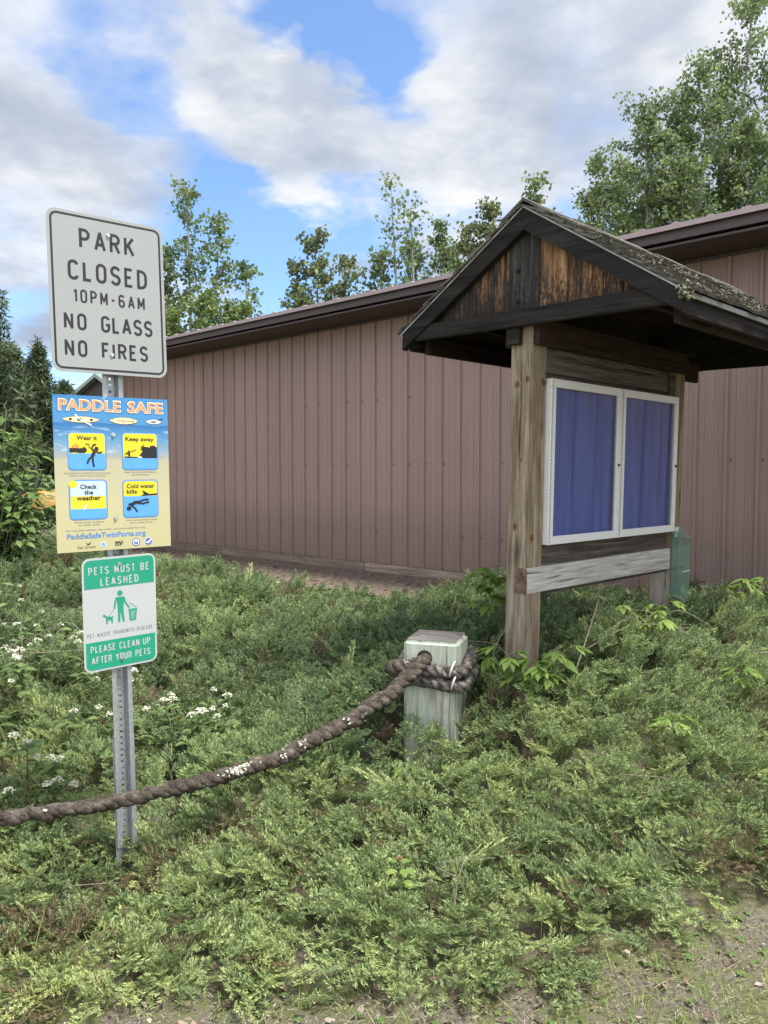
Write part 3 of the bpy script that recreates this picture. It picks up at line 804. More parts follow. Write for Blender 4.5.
def ring(mb, x0, x1, z0, z1, r, t, y, mi=0):
    a = rrect(x0, x1, z0, z1, r); b = rrect(x0 + t, x1 - t, z0 + t, z1 - t, max(r - t, .001)); n = len(a)
    mb.add([(p[0], y, p[1]) for p in a] + [(p[0], y, p[1]) for p in b], [(i, (i + 1) % n, n + (i + 1) % n, n + i) for i in range(n)], .5, mi)
def blob(cx, cz, rx, rz, n=20, a=0):
    return [(cx + rx * math.cos(2 * PI * i / n) * math.cos(a) - rz * math.sin(2 * PI * i / n) * math.sin(a), cz + rx * math.cos(2 * PI * i / n) * math.sin(a) + rz * math.sin(2 * PI * i / n) * math.cos(a)) for i in range(n)]
def bolts(parent, pts):
    for x, z in pts:
        mb = MB(); mb.tube([(x, -.0005, z), (x, -.002, z)], .0085, 16, True, None, 0, False); mb.tube([(x, -.002, z), (x, -.0065, z)], .0058, 6, True, None, 0, False)
        mb.build('bolt', M['bolt'], parent)
def place(o, loc, yaw, pit, rol):
    o.matrix_world = Matrix.Translation(loc) @ Matrix.Rotation(R(yaw), 4, 'Z') @ Matrix.Rotation(R(pit), 4, 'X') @ Matrix.Rotation(R(rol), 4, 'Y')

# --- park rules sign
s1 = empty('park_sign'); place(s1, (-1.0790, 3.0643, 2.4009), 40.27, -.96, -.94)
tag(s1, 'white park closed sign with black lettering, topmost on the steel post', 'sign')
w, h = .2285, .305
mb = MB(); mb.prism(rrect(-w, w, -h, h, .038, 8), 0, .002); mb.build('panel', M['white_sign'], s1)
mb = MB(); ring(mb, -w + .0115, w - .0115, -h + .0115, h - .0115, .028, .0078, -.0006); mb.build('border', M['black_ink'], s1)
def line(name, mat, parent, *a):
    mb = MB(); stroke_text(mb, *a); return mb.build(name, M[mat], parent)
for a in (('PARK', -.110, .108, .169, .246, .145, .47), ('CLOSED', -.157, .156, .046, .122, .145, .47), ('10PM-6AM', -.140, .143, -.038, .013, .145, .43), ('NO', -.179, -.094, -.143, -.079, .15, .47),
          ('GLASS', -.038, .172, -.143, -.078, .15, .47), ('NO', -.180, -.095, -.245, -.181, .15, .47), ('FIRES', -.039, .149, -.245, -.182, .15, .47)):
    line('lettering', 'black_ink', s1, *a)
bolts(s1, [(.003, .237), (0, -.228)])

# --- paddling safety sign
s2 = empty('paddle_sign'); place(s2, (-1.080, 3.0897, 1.7059), 38.41, -.44, -.56)
tag(s2, 'colourful paddle safe sign with a beach picture and four yellow pictograms, middle of the post', 'sign')
mb = MB(); mb.prism([(-w, -h), (w, -h), (w, h), (-w, h)], 0, .003); mb.build('panel', M['beach'], s2)
mb = MB()
Y1, Y2, Y3, Y4 = -.0006, -.0011, -.0016, -.0021
mats = ['orange_ink', 'white_ink', 'navy_ink', 'yellow_ink', 'blue_ink', 'black_ink', 'tan_ink', 'pale_ink', 'flame_ink', 'grey_ink', 'url_ink', 'brown_ink', 'seal_ink']
IX = {m: i for i, m in enumerate(mats)}
for wd, xc in (('PADDLE', -.088), ('SAFE', .134)):
    ww = .238 if wd == 'PADDLE' else .146
    font_text(mb, wd, xc, .269, ww + .010, .044 + .004, .055, Y1, IX['navy_ink'])
    font_text(mb, wd, xc, .269, ww + .005, .044 + .001, .042, Y2, IX['white_ink'])
    font_text(mb, wd, xc, .269, ww, .042, .018, Y3, IX['orange_ink'])
def leafshape(x0, x1, zc, hh, p=.7, n=12):
    u = [(x0 + (x1 - x0) * i / n, math.sin(PI * i / n) ** p * hh) for i in range(n + 1)]
    return [(a, zc - b) for a, b in u] + [(a, zc + b) for a, b in u[::-1][1:-1]]
for x0, x1, hh in ((-.199, -.050, .0135), (-.017, .104, .0150), (.132, .203, .0110)):
    mb.flat(leafshape(x0, x1, .211, hh), Y1, IX['brown_ink']); mb.flat(leafshape(x0 + .003, x1 - .003, .2115, hh - .002), Y2, IX['tan_ink' if x1 < .12 else 'white_ink'])
for x, r_ in ((-.165, .006), (-.131, .0085), (-.085, .006)): mb.flat(blob(x, .2115, r_, r_ * .75, 12), Y3, IX['black_ink'])
for k in range(3): mb.flat([(-.0 + k * .04, .2), (.0015 + k * .04, .2), (.0015 + k * .04, .223), (-.0 + k * .04, .223)], Y3, IX['brown_ink'])
mb.flat([(.015, .2105), (.085, .2105), (.085, .2122), (.015, .2122)], Y4, IX['brown_ink'])
mb.flat(blob(.166, .211, .014, .005, 12), Y3, IX['grey_ink']); mb.flat([(.185, .2165), (.205, .2225), (.205, .226), (.183, .220)], Y3, IX['black_ink'])
ribbon(mb, [(-.147, .226), (-.131, .212)], .003, Y4); 
def setmi(k): 
    mb.m[-1] = IX[k]
setmi('white_ink'); ribbon(mb, [(-.131, .212), (-.098, .195)], .003, Y4 - .0001); setmi('white_ink')
for (x, z, a) in ((-.142, .2245, -.9), (-.092, .1935, -.6)): mb.flat(blob(x, z, .009, .0035, 10, a), Y4 - .0002, IX['white_ink'])
def frame(x0, x1, z0, z1, water, top=None):
    mb.flat(rrect(x0, x1, z0, z1, .017), Y1, IX['url_ink'])
    mb.flat(rrect(x0 + .003, x1 - .003, z0 + .003, z1 - .003, .015), Y1 - .0002, IX['blue_ink'])
    mb.flat(rrect(x0 + .0055, x1 - .0055, z0 + .0055, z1 - .0055, .013), Y2, IX['yellow_ink'])
    r_ = .0125; a, b = x0 + .0058, x1 - .0058
    p = [(a, water)] + arc(a + r_, z0 + .0058 + r_, r_, r_, 180, 270, 5) + arc(b - r_, z0 + .0058 + r_, r_, r_, 270, 360, 5)
    n = 18
    p += [(b - (b - a) * i / n, water + .0022 * abs(math.sin(i * PI / 2 + .3))) for i in range(n + 1)]
    mb.flat(p, Y2 - .0003, IX['blue_ink'])
    if top is not None:
        p = [(a, top), (b, top)] + arc(b - r_, z1 - .0058 - r_, r_, r_, 0, 90, 5) + arc(a + r_, z1 - .0058 - r_, r_, r_, 90, 180, 5)
        mb.flat(p, Y2 - .0003, IX['pale_ink'])
K5 = IX['black_ink']
def limb(pts, t):
    ribbon(mb, pts, t, Y4 - .0003 - limb.k); mb.m[-(len(pts) - 1):] = [K5] * (len(pts) - 1); limb.k = (limb.k + .00004) % .0004
limb.k = 0
# 1 wear it
frame(-.179, -.030, .013, .164, .078)
font_text(mb, 'Wear it', -.105, .141, .078, .017, .022, Y3, K5)
mb.flat([(-.1725, .092)] + [(-.1725 + .052 * i / 8, .099 + .002 * (i % 2)) for i in range(9)] + arc(-.119, .093, .013, .012, 100, -80, 6) + [(-.135, .081), (-.15, .084), (-.1725, .082)], Y3, K5)
mb.flat([(-.163, .100), (-.161, .112), (-.155, .109), (-.150, .119), (-.143, .111), (-.138, .115), (-.137, .100)], Y3, IX['flame_ink'])
mb.flat([(-.158, .101), (-.154, .109), (-.149, .112), (-.144, .107), (-.142, .101)], Y4, IX['orange_ink'])
mb.flat(blob(-.069, .098, .0085, .0085, 14), Y4, K5)
limb([(-.076, .090), (-.086, .068)], .013); limb([(-.074, .090), (-.060, .082), (-.047, .086)], .006); limb([(-.078, .091), (-.088, .098), (-.082, .112), (-.070, .116)], .006)
limb([(-.087, .068), (-.100, .056), (-.106, .040)], .0075); limb([(-.085, .068), (-.084, .045), (-.080, .028)], .0075)
limb([(-.112, .118), (-.094, .113)], .003); limb([(-.100, .106), (-.092, .102)], .003)
# 2 keep away
frame(.032, .183, .013, .167, .062)
font_text(mb, 'Keep away', .106, .140, .118, .017, .022, Y3, K5)
mb.flat([(.100, .068), (.112, .068), (.118, .062), (.178, .062), (.178, .108), (.172, .108), (.168, .114), (.150, .113), (.148, .106), (.132, .108), (.108, .112), (.114, .103), (.107, .100), (.117, .090)], Y3, K5)
limb([(.120, .108), (.121, .122)], .002)
mb.flat([(.038, .069), (.098, .067), (.092, .063), (.046, .063)], Y3, K5)
limb([(.062, .070), (.060, .083)], .008); mb.flat(blob(.060, .089, .004, .004, 10), Y4, K5); limb([(.044, .080), (.090, .096)], .0025); limb([(.048, .077), (.056, .082)], .003)
mb.flat([(.098, .067), (.108, .070), (.114, .064), (.106, .061)], Y4, IX['white_ink'])
# 3 check the weather
frame(-.179, -.031, -.181, -.023, -.139, -.088)
mb.flat(arc(-.160, -.040, .020, .016, 90, 270, 8) + [(-.153, -.052), (-.146, -.044), (-.150, -.030)], Y3 - .0001, IX['yellow_ink'])
for s_, z_, w_ in (('Check', -.050, .064), ('the', -.072, .034), ('weather', -.094, .092)): font_text(mb, s_, -.104, z_, w_, .017, .022, Y4, K5)
mb.flat([(-.102, -.113), (-.118, -.130), (-.111, -.130), (-.127, -.145), (-.122, -.1325), (-.129, -.1325)][::-1], Y3, IX['white_ink'])
# 4 cold water kills
frame(.030, .179, -.181, -.026, -.094)
font_text(mb, 'Cold water', .105, -.051, .116, .017, .022, Y3, K5); font_text(mb, 'kills', .068, -.073, .042, .017, .022, Y3, K5)
mb.flat([(.104, -.093), (.174, -.090), (.174, -.083), (.140, -.085), (.120, -.073), (.111, -.069), (.117, -.085)], Y3, K5)
mb.flat(blob(.054, -.142, .010, .009, 14), Y4, K5)
limb([(.060, -.130), (.080, -.118), (.100, -.118)], .013); limb([(.063, -.130), (.078, -.140), (.089, -.157)], .0065); limb([(.060, -.128), (.055, -.122)], .012)
limb([(.098, -.115), (.118, -.108), (.137, -.107)], .007); limb([(.098, -.121), (.114, -.124), (.130, -.118), (.138, -.120)], .007)
# small print
for s_, xc, z_, w_ in (('Life jackets are required for every person.', -.104, .004, .182), ('Children must wear a life jacket.', -.104, -.0065, .142), ('Keep 100 yards from freighters', .107, .006, .132), ('and docks.', .107, -.0045, .072),
                       ('Winds, waves, conditions', -.105, -.189, .114), ('can change rapidly.', -.105, -.1995, .084), ('You can be incapacitated in minutes', .106, -.189, .136), ('even as a strong swimmer.', .106, -.1995, .100),
                       ('For real-time weather, ship traffic, and more safety tips visit:', -.036, -.2205, .315)):
    font_text(mb, s_, xc, z_, w_, .0072, .006, Y1, IX['grey_ink'])
font_text(mb, 'PaddleSafeTwinPorts.org', -.035, -.243, .312, .021, .022, Y1, IX['url_ink'])
font_text(mb, 'Sea Grant', -.118, -.287, .070, .013, .004, Y1, IX['brown_ink'])
limb.k = 0
mb.flat([(-.122, -.270), (-.112, -.276), (-.098, -.267), (-.106, -.279), (-.112, -.281)], Y1, IX['black_ink'])
mb.flat(blob(-.052, -.281, .012, .012, 20), Y1, IX['pale_ink'])
mb.flat([(-.052 + (.011 if i % 2 == 0 else .004) * math.cos(PI / 2 + i * PI / 5), -.281 + (.011 if i % 2 == 0 else .004) * math.sin(PI / 2 + i * PI / 5)) for i in range(10)], Y2, IX['blue_ink'])
font_text(mb, 'm', .006, -.277, .022, .026, .03, Y1, IX['black_ink']); limb([(.020, -.284), (.020, -.270), (.027, -.284)], .0022)
mb.flat(blob(.080, -.280, .0165, .0165, 24), Y1, IX['seal_ink']); mb.flat(blob(.080, -.280, .0125, .0125, 20), Y2, IX['white_ink']); mb.flat(blob(.080, -.280, .0095, .0095, 16), Y3, IX['seal_ink']); mb.flat(blob(.080, -.277, .006, .003, 10), Y4, IX['white_ink'])
mb.flat(blob(.132, -.280, .0165, .0165, 24), Y1, IX['white_ink']); mb.flat(blob(.132, -.280, .015, .015, 24), Y2, IX['seal_ink']); mb.flat([(.117, -.277), (.126, -.283), (.132, -.279), (.139, -.271), (.146, -.270), (.137, -.282), (.131, -.289), (.124, -.286)], Y3, IX['white_ink'])
mb.build('lettering_and_pictograms', [M[m] for m in mats], s2)
bolts(s2, [(-.001, .155), (-.001, -.178)])

# --- pets sign
s3 = empty('pets_sign'); place(s3, (-1.0676, 3.1004, 1.1458), 41.96, 2.06, -1.38)
tag(s3, 'green and white pets must be leashed sign, lowest on the steel post', 'sign')
w, h = .1525, .2285
mb = MB(); mb.prism(rrect(-w, w, -h, h, .030, 8), 0, .002); mb.build('panel', M['white_clean'], s3)
mb = MB()
r_ = .023; a = w - .0078; zt_ = h - .0078
mb.flat([(-a, .107), (a, .107)] + arc(a - r_, zt_ - r_, r_, r_, 0, 90, 6) + arc(-a + r_, zt_ - r_, r_, r_, 90, 180, 6), -.0006)
mb.flat(arc(-a + r_, -zt_ + r_, r_, r_, 180, 270, 6) + arc(a - r_, -zt_ + r_, r_, r_, 270, 360, 6) + [(a, -.108), (-a, -.108)], -.0006)
# figure with dog and bin
y = -.0006
mb.flat(blob(-.002, .078, .0112, .0112, 18), y)
mb.flat([(-.018, .0625), (.014, .0625), (.0145, .045), (.011, .012), (.0155, -.041), (.007, -.041), (-.001, .005), (-.003, -.040), (-.0125, -.040), (-.012, .012), (-.0155, .045)][::-1], y - .0001)
def gl_(pts, t): ribbon(mb, pts, t, y - .0002 - gl_.k); gl_.k += .00004
gl_.k = 0
gl_([(-.0175, .059), (-.0235, .040), (-.0255, .018)], .0068); gl_([(.0135, .059), (.021, .035), (.036, .013)], .0068)
gl_([(-.0255, .018), (-.050, -.010)], .0014)
mb.flat([(-.074, -.004), (-.066, -.001), (-.061, -.010), (-.040, -.014), (-.029, -.010), (-.034, -.018), (-.034, -.040), (-.039, -.040), (-.041, -.027), (-.054, -.027), (-.056, -.041), (-.061, -.041), (-.061, -.020), (-.066, -.011), (-.074, -.009)][::-1], y - .0003)
mb.flat([(.031, .007), (.070, .007), (.070, .003), (.031, .003)][::-1], y - .0001)
mb.flat([(.033, .003), (.068, .003), (.0635, -.042), (.0365, -.042)][::-1], y)
gl_([(.038, .033), (.066, .010)], .0018)
mb.build('green_print', M['green_ink'], s3)
mb = MB()
for k in range(3): mb.flat([(.0425 + k * .0065, -.002), (.0448 + k * .0065, -.002), (.0446 + k * .0056, -.036), (.0432 + k * .0056, -.036)][::-1], -.0008)
mb.build('bin_slots', M['white_clean'], s3)
for a in (('PETS MUST BE', -.128, .124, .161, .193, .15, .42, -.0012), ('LEASHED', -.081, .077, .115, .148, .15, .42, -.0012), ('PLEASE CLEAN UP', -.127, .123, -.152, -.123, .15, .40, -.0012), ('AFTER YOUR PETS', -.124, .122, -.197, -.168, .15, .40, -.0012)):
    line('lettering', 'white_clean', s3, *a)
mb = MB(); stroke_text(mb, 'PET WASTE TRANSMITS DISEASE', -.138, .134, -.0885, -.072, .12, .42, -.0006); mb.build('small_lettering', M['grey_ink'], s3)
bolts(s3, [(.0, .196), (.0, -.192)])

# --- galvanised sign post
d = Vector((-.020, -.062, 2.68)).normalized(); B0 = Vector((-1.0625, 3.1345, 0))
xa = Vector((math.cos(R(40)), math.sin(R(40)), 0)); xa = (xa - d * xa.dot(d)).normalized(); ya = d.cross(xa)
sp = empty('sign_post')
sp.matrix_world = Matrix(((xa.x, ya.x, d.x, B0.x), (xa.y, ya.y, d.y, B0.y), (xa.z, ya.z, d.z, B0.z), (0, 0, 0, 1)))
tag(sp, 'galvanised steel channel post with punched holes carrying the three signs', 'sign post')
def channel(z0, z1, nm, sc, y0, holes=True):
    mb = MB(); q = .003
    P = [(-.041, 0), (-.023, 0), (-.017, .030), (.017, .030), (.023, 0), (.041, 0)]
    P = [(a * sc, b + y0) for a, b in P]
    for i in (0, 1, 3, 4):
        (a, b), (c_, d_) = P[i], P[i + 1]
        nrm = Vector((-(d_ - b), c_ - a)).normalized() * q
        mb.prism([(a, b), (c_, d_), (c_ + nrm.x, d_ + nrm.y), (a + nrm.x, b + nrm.y)], z0, z1, 'z')
    # punched web
    a, c_ = P[2][0], P[3][0]; yy = P[2][1]; hw = .0052
    mb.box(a, -hw, yy, yy + q, z0, z1); mb.box(hw, c_, yy, yy + q, z0, z1)
    z = z0
    while z < z1 - .03:
        mb.box(-hw, hw, yy, yy + q, z, z + .0145); z += .0254
    mb.box(-hw, hw, yy, yy + q, z, z1)
    return mb.build(nm, M['galv'], sp)
channel(.16, 2.66, 'upper_channel', 1.0, .006)
channel(-.3, .62, 'base_channel', 1.10, .0125)

# ------------------------------------------------------------------ bollard and rope
bo = empty('rope_bollard', (.285, 4.13, 0), (0, 0, R(-17)))
tag(bo, 'short square pressure treated timber bollard with a rope hole near its top', 'bollard')
mb = MB(); s_ = .147
bm = bmesh.new(); bmesh.ops.create_cube(bm, size=1)
for v in bm.verts: v.co = Vector((v.co.x * 2 * s_, v.co.y * 2 * s_, (v.co.z + .5) * 1.08 - .25))
for e in bm.edges: pass
bmesh.ops.bevel(bm, geom=[e for e in bm.edges], offset=.018, segments=3, affect='EDGES')
bm.verts.index_update(); mb.add([v.co.copy() for v in bm.verts], [[v.index for v in f.verts] for f in bm.faces], .4); bm.free()
mb.build('timber', M['bollard'], bo)
mb = MB(); e_ = s_ - .016
mb.add([(-e_, -e_, .832), (e_, -e_, .832), (e_, e_, .832), (-e_, e_, .832), (-.02, 0, .848), (.03, .01, .846)], [(0, 1, 5, 4), (1, 2, 5), (2, 3, 4, 5), (3, 0, 4)], .3); mb.build('cap', M['bollard_top'], bo)
mb = MB(); mb.tube([(-.03, -s_ - .0015, .742), (-.03, -s_ + .01, .742)], .041, 20); mb.build('rope_hole', M['knot'], bo)  # near-black disc on the face, painted shade of the rope's hole

def crom(P, n):
    P = [Vector(p) for p in P]; out = []
    for i in range(len(P) - 1):
        p0 = P[max(i - 1, 0)]; p1 = P[i]; p2 = P[i + 1]; p3 = P[min(i + 2, len(P) - 1)]
        for k in range(n):
            t_ = k / n
            out.append(.5 * ((2 * p1) + (p2 - p0) * t_ + (2 * p0 - 5 * p1 + 4 * p2 - p3) * t_ ** 2 + (3 * p1 - p0 - 3 * p2 + p3) * t_ ** 3))
    return out + [P[-1]]
def rope(mb, pts, rad, pitch=.19, n=8, ph=0, closed=False, nst=3, rough=0.0, dep=.47):
    T = [(pts[min(i + 1, len(pts) - 1)] - pts[max(i - 1, 0)]).normalized() for i in range(len(pts))]
    N = T[0].cross(Vector((0, 0, 1))).normalized(); L = 0; fr = []
    for i, p in enumerate(pts):
        N = (N - T[i] * N.dot(T[i])).normalized()
        if i: L += (p - pts[i - 1]).length
        fr.append((p, N.copy(), T[i].cross(N), L))
    for k in range(nst):
        sp_, rr_ = [], []
        for (p, N_, B_, l_), r_ in zip(fr, rad):
            a = ph + 2 * PI * (k / nst + l_ / pitch)
            q = 1 + rough * (noise.noise(p * 30 + Vector((k * 5, 0, 0))))
            sp_.append(p + (N_ * math.cos(a) + B_ * math.sin(a)) * r_ * dep * q); rr_.append(r_ * (1.04 - dep) * q)
        mb.tube(sp_, rr_, n)
rp_ = empty('mooring_rope', (.285, 4.13, .66))
tag(rp_, 'thick frayed dark brown rope slung from the timber bollard past the sign post', 'rope')
inv = Vector((-.285, -4.13, -.66))
mainp = [(.30, 4.12, .735), (.215, 3.985, .730), (.150, 3.89, .692), (.005, 3.75, .606), (-.253, 3.55, .499), (-.584, 3.3, .424), (-1.022, 2.96, .428), (-1.385, 2.72, .461), (-1.75, 2.48, .50), (-2.3, 2.12, .40), (-2.9, 1.72, .12), (-3.3, 1.45, .03)]
pts = crom(mainp, 26)
cum = np.linspace(0, 1, len(pts))
rad = [float(np.interp(c_, [0, .1, .22, .4, .55, 1], [.028, .032, .040, .037, .029, .028])) for c_ in cum]
mb = MB(); rope(mb, [p + inv for p in pts], rad, .15, 10, 0, False, 3, .5, .40); mb.build('slung_rope', M['rope'], rp_)
yr = R(-17)
def loc2w(x, y, z): return Vector((.285 + x * math.cos(yr) - y * math.sin(yr), 4.13 + x * math.sin(yr) + y * math.cos(yr), z))
for k, (z0, tl, off) in enumerate(((.695, .010, .034), (.640, -.016, .036))):
    P = []
    rr = s_ + off; c_ = .055
    for i in range(121):
        a = 2 * PI * i / 120 + 1.2
        cx_, sy_ = math.cos(a), math.sin(a)
        q = (abs(cx_) ** 5 + abs(sy_) ** 5) ** (-1 / 5)
        x, y = rr * cx_ * q, rr * sy_ * q
        P.append(loc2w(x, y, z0 + tl * (x / rr) + .018 * (y / rr) + .006 * math.sin(3 * a)) + inv)
    mb = MB(); rope(mb, P, [.035] * len(P), .15, 9, k, False, 3, .15); mb.build('loop', M['rope2'], rp_)
# splice lump at the left corner
mb = MB(); P = crom([loc2w(-.03, -.185, .715), loc2w(-.10, -.20, .70), loc2w(-.175, -.19, .685), loc2w(-.195, -.12, .67), loc2w(-.19, -.02, .655)], 10); rope(mb, [p + inv for p in P], [.044] * len(P), .14, 9, .5, False, 3, .3); mb.build('splice', M['rope'], rp_)
for (x, y, z, rz) in ((-.085, -.178, .655, 0), (.125, -.178, .70, .1), (.135, -.180, .635, .1)):
    mb = MB(); P = []
    for i in range(25):
        a = 2 * PI * i / 24
        P.append(loc2w(x + .012 * math.sin(a), y + .039 * math.cos(a), z + .038 * math.sin(a)) + inv)
    mb.tube(P, .0052, 6); mb.build('twine_tie', M['twine'], rp_)
# lichen scabs on the rope
mb = MB(); rs = random.Random(3)
for c_, n_, sp_ in ((.468, 70, .028), (.425, 12, .010), (.405, 10, .010), (.345, 8, .010), (.60, 4, .03)):
    for i in range(n_):
        j = int((c_ + rs.gauss(0, sp_) * .22) * (len(pts) - 1)); p = pts[j] + inv; r_ = rad[j]
        tn = (pts[j + 1] - pts[j - 1]).normalized(); sd = Vector((tn.y, -tn.x, 0)).normalized()
        if sd.y > 0: sd = -sd
        a = rs.uniform(.1, 1.2); q = p + (sd * math.cos(a) + Vector((0, 0, 1)) * math.sin(a)) * r_ * 1.0
        z_ = rs.uniform(.006, .013)
        v = [q + Vector((rs.uniform(-1, 1), rs.uniform(-1, 1), rs.uniform(-.6, .6))) * z_ for _ in range(6)]
        mb.add(v, [(0, 1, 2), (0, 2, 3), (0, 3, 4), (0, 4, 5), (1, 3, 5), (2, 4, 1)])
o = mb.build('lichen', M['lichen'], rp_); o['kind'] = 'stuff'

# ------------------------------------------------------------------ juniper bed
def rotm(axis, a):
    axis = axis / np.linalg.norm(axis); x, y, z = axis; c, s = math.cos(a), math.sin(a); C = 1 - c
    return np.array([[c + x * x * C, x * y * C - z * s, x * z * C + y * s], [y * x * C + z * s, c + y * y * C, y * z * C - x * s], [z * x * C - y * s, z * y * C + x * s, c + z * z * C]])
def spray_mesh(seed):
    """one feathery shoot of unit length along +x, face up +z"""
    rg = np.random.RandomState(seed)
    V = []; F = []; TP = []
    def strip(p, d, L, w, roll, tip):
        d = d / np.linalg.norm(d)
        s = np.cross(d, [0, 0, 1.0]); s /= np.linalg.norm(s) + 1e-9; u = np.cross(s, d)
        n_ = s * math.cos(roll) + u * math.sin(roll)
        b = len(V); m = p + d * L * .45
        V.extend([p - n_ * w * .30, m - n_ * w * .42, p + d * L, m + n_ * w * .42]); F.append((b, b + 1, b + 2, b + 3)); TP.append(tip)
    nst = 15; curve = rg.uniform(-.25, .1); bend = rg.uniform(-.25, .25)
    def st(t): return np.array([t, bend * t * t, .12 * t + curve * t * t])
    for i in range(8):
        a, b = st(i / 8), st((i + 1) / 8); strip(a, b - a, np.linalg.norm(b - a) * 1.1, .022, 0, .1); strip(a, b - a, np.linalg.norm(b - a) * 1.1, .022, PI / 2, .1)
    for i in range(nst):
        t = .06 + .92 * i / (nst - 1); p = st(t); d0 = st(min(t + .05, 1.05)) - st(t - .05); d0 /= np.linalg.norm(d0)
        sd = 1 if i % 2 else -1
        Lb = (.40 * (1 - t) ** .75 + .10) * rg.uniform(.75, 1.2) * (.6 + .4 * min(1, t / .2))
        az = sd * rg.uniform(.6, .95); el = rg.uniform(-.15, .55)
        d = rotm(np.array([0, 0, 1.0]), az) @ d0; d[2] += el; d /= np.linalg.norm(d)
        strip(p, d, Lb, .030, rg.uniform(0, PI), .45)
        nt = int(5 + Lb * 22)
        for k in range(nt):
            u = .2 + .8 * k / nt; q = p + d * Lb * u
            dd = rotm(np.array([0, 0, 1.0]), (1 if k % 2 else -1) * rg.uniform(.45, .9)) @ d; dd[2] += rg.uniform(-.25, .6)
            strip(q, dd, .12 * rg.uniform(.7, 1.25) * (1.1 - .35 * u), .034, rg.uniform(0, PI), min(1, .15 + .8 * u * rg.uniform(.5, 1.2)))
    for k in range(5):
        strip(st(.93 + .015 * k), np.array([1, rg.uniform(-.7, .7), rg.uniform(-.2, .7)]), .12, .034, rg.uniform(0, PI), 1)
    return np.array(V), np.array(F), np.array(TP)
def bare_mesh(seed):
    """a woody juniper branch with a few leftover needles"""
    rg = np.random.RandomState(seed); V = []; F = []; TP = []
    def quad(p, q, w):
        d = q - p; s_ = np.cross(d, [0, 0, 1.0]); s_ /= np.linalg.norm(s_) + 1e-9
        for n_ in (s_, np.cross(d / np.linalg.norm(d), s_)):
            b = len(V); V.extend([p - n_ * w, q - n_ * w * .7, q + n_ * w * .7, p + n_ * w]); F.append((b, b + 1, b + 2, b + 3)); TP.append(0)
    P = [np.array([i / 7, .10 * math.sin(i * .9), .06 * math.cos(i * 1.3) - .02 * i * .3]) for i in range(8)]
    for i in range(7):
        quad(P[i], P[i + 1], .012 * (1 - i / 9))
        for sd in (-1, 1):
            if rg.uniform() < .8:
                d = np.array([.6, sd * rg.uniform(.5, 1), rg.uniform(-.3, .5)]); L = rg.uniform(.08, .3); e = P[i] + d * L; quad(P[i], e, .006)
                for k in range(rg.randint(0, 4)): f = P[i] + d * L * rg.uniform(.4, 1); quad(f, f + np.array([.05, rg.uniform(-.05, .05), rg.uniform(-.02, .05)]), .006)
    return np.array(V), np.array(F), np.array(TP)
pool = bpy.data.collections.new('juniper_shoots')
for k in range(6):
    V, F, TP = spray_mesh(40 + k) if k < 5 else bare_mesh(3)
    o = npmesh('juniper_shoot', V, F, M['juniper']); at = o.data.attributes.new('tip', 'FLOAT', 'FACE'); at.data.foreach_set('value', TP.astype(np.float32))
    col.objects.unlink(o); pool.objects.link(o)
rg = np.random.RandomState(12)
def cand(n, x0, x1, y0, y1): return rg.uniform(x0, x1, n), rg.uniform(y0, y1, n)
X, Y = cand(210000, -9, 9, 2.1, 11.5)
keep = np.abs(X) < .56 * Y + .9
X, Y = X[keep], Y[keep]
e = Y - np.interp(X, EX, EY)
s_w = X * WN[0] + Y * WN[1]
backlim = 5.45 + .35 * (vnoise(X, Y, .9, 31) - .5) * 2 + np.where(X > .2, 1.6 * sstep((X - .2) / 1.2), 0)
slo = np.hypot(bush_h(X + .06, Y) - bush_h(X - .06, Y), bush_h(X, Y + .06) - bush_h(X, Y - .06)) / .12
dens = np.where(Y < 3.6, .72, np.where(Y < 5, .60, np.where(Y < 7, .40, .30))) * np.minimum(np.sqrt(1 + 1.5 * slo ** 2), 1.7)
clump = vnoise(X, Y, 5.5, 51) * .6 + vnoise(X, Y, 12, 52) * .4
dens = dens * (.22 + .78 * sstep((clump - .28) / .18))
edge_ok = (e > -.02) & (rg.uniform(size=len(X)) < sstep((e + .06 + .25 * (vnoise(X, Y, 4, 61) - .35)) / .22))
keep = edge_ok & (s_w < np.minimum(backlim, 7.3)) & (rg.uniform(size=len(X)) < dens)
# clear the timber posts, sign post and bollard
kr = R(44)
for px_, py_, r_ in ((.780, 4.243, .09), (1.99, 5.42, .09)): keep &= np.hypot(X - px_, Y - py_) > r_
keep &= np.hypot(X - .285, Y - 4.13) > .17
keep &= np.hypot(X + 1.06, Y - 3.12) > .045
X, Y = X[keep], Y[keep]; n = len(X)
H_ = bush_h(X, Y); G_ = ground(X, Y)
dx = (bush_h(X + .06, Y) - bush_h(X - .06, Y)) / .12; dy = (bush_h(X, Y + .06) - bush_h(X, Y - .06)) / .12
lay = rg.uniform(size=n); patch = vnoise(X, Y, 2.3, 93) * .6 + vnoise(X, Y, 7, 94) * .4
deep = lay < .26 + .16 * (H_ > .3)
Z = G_ + H_ * np.where(deep, rg.uniform(.3, .82, n), rg.uniform(.86, 1.0, n)) - .02
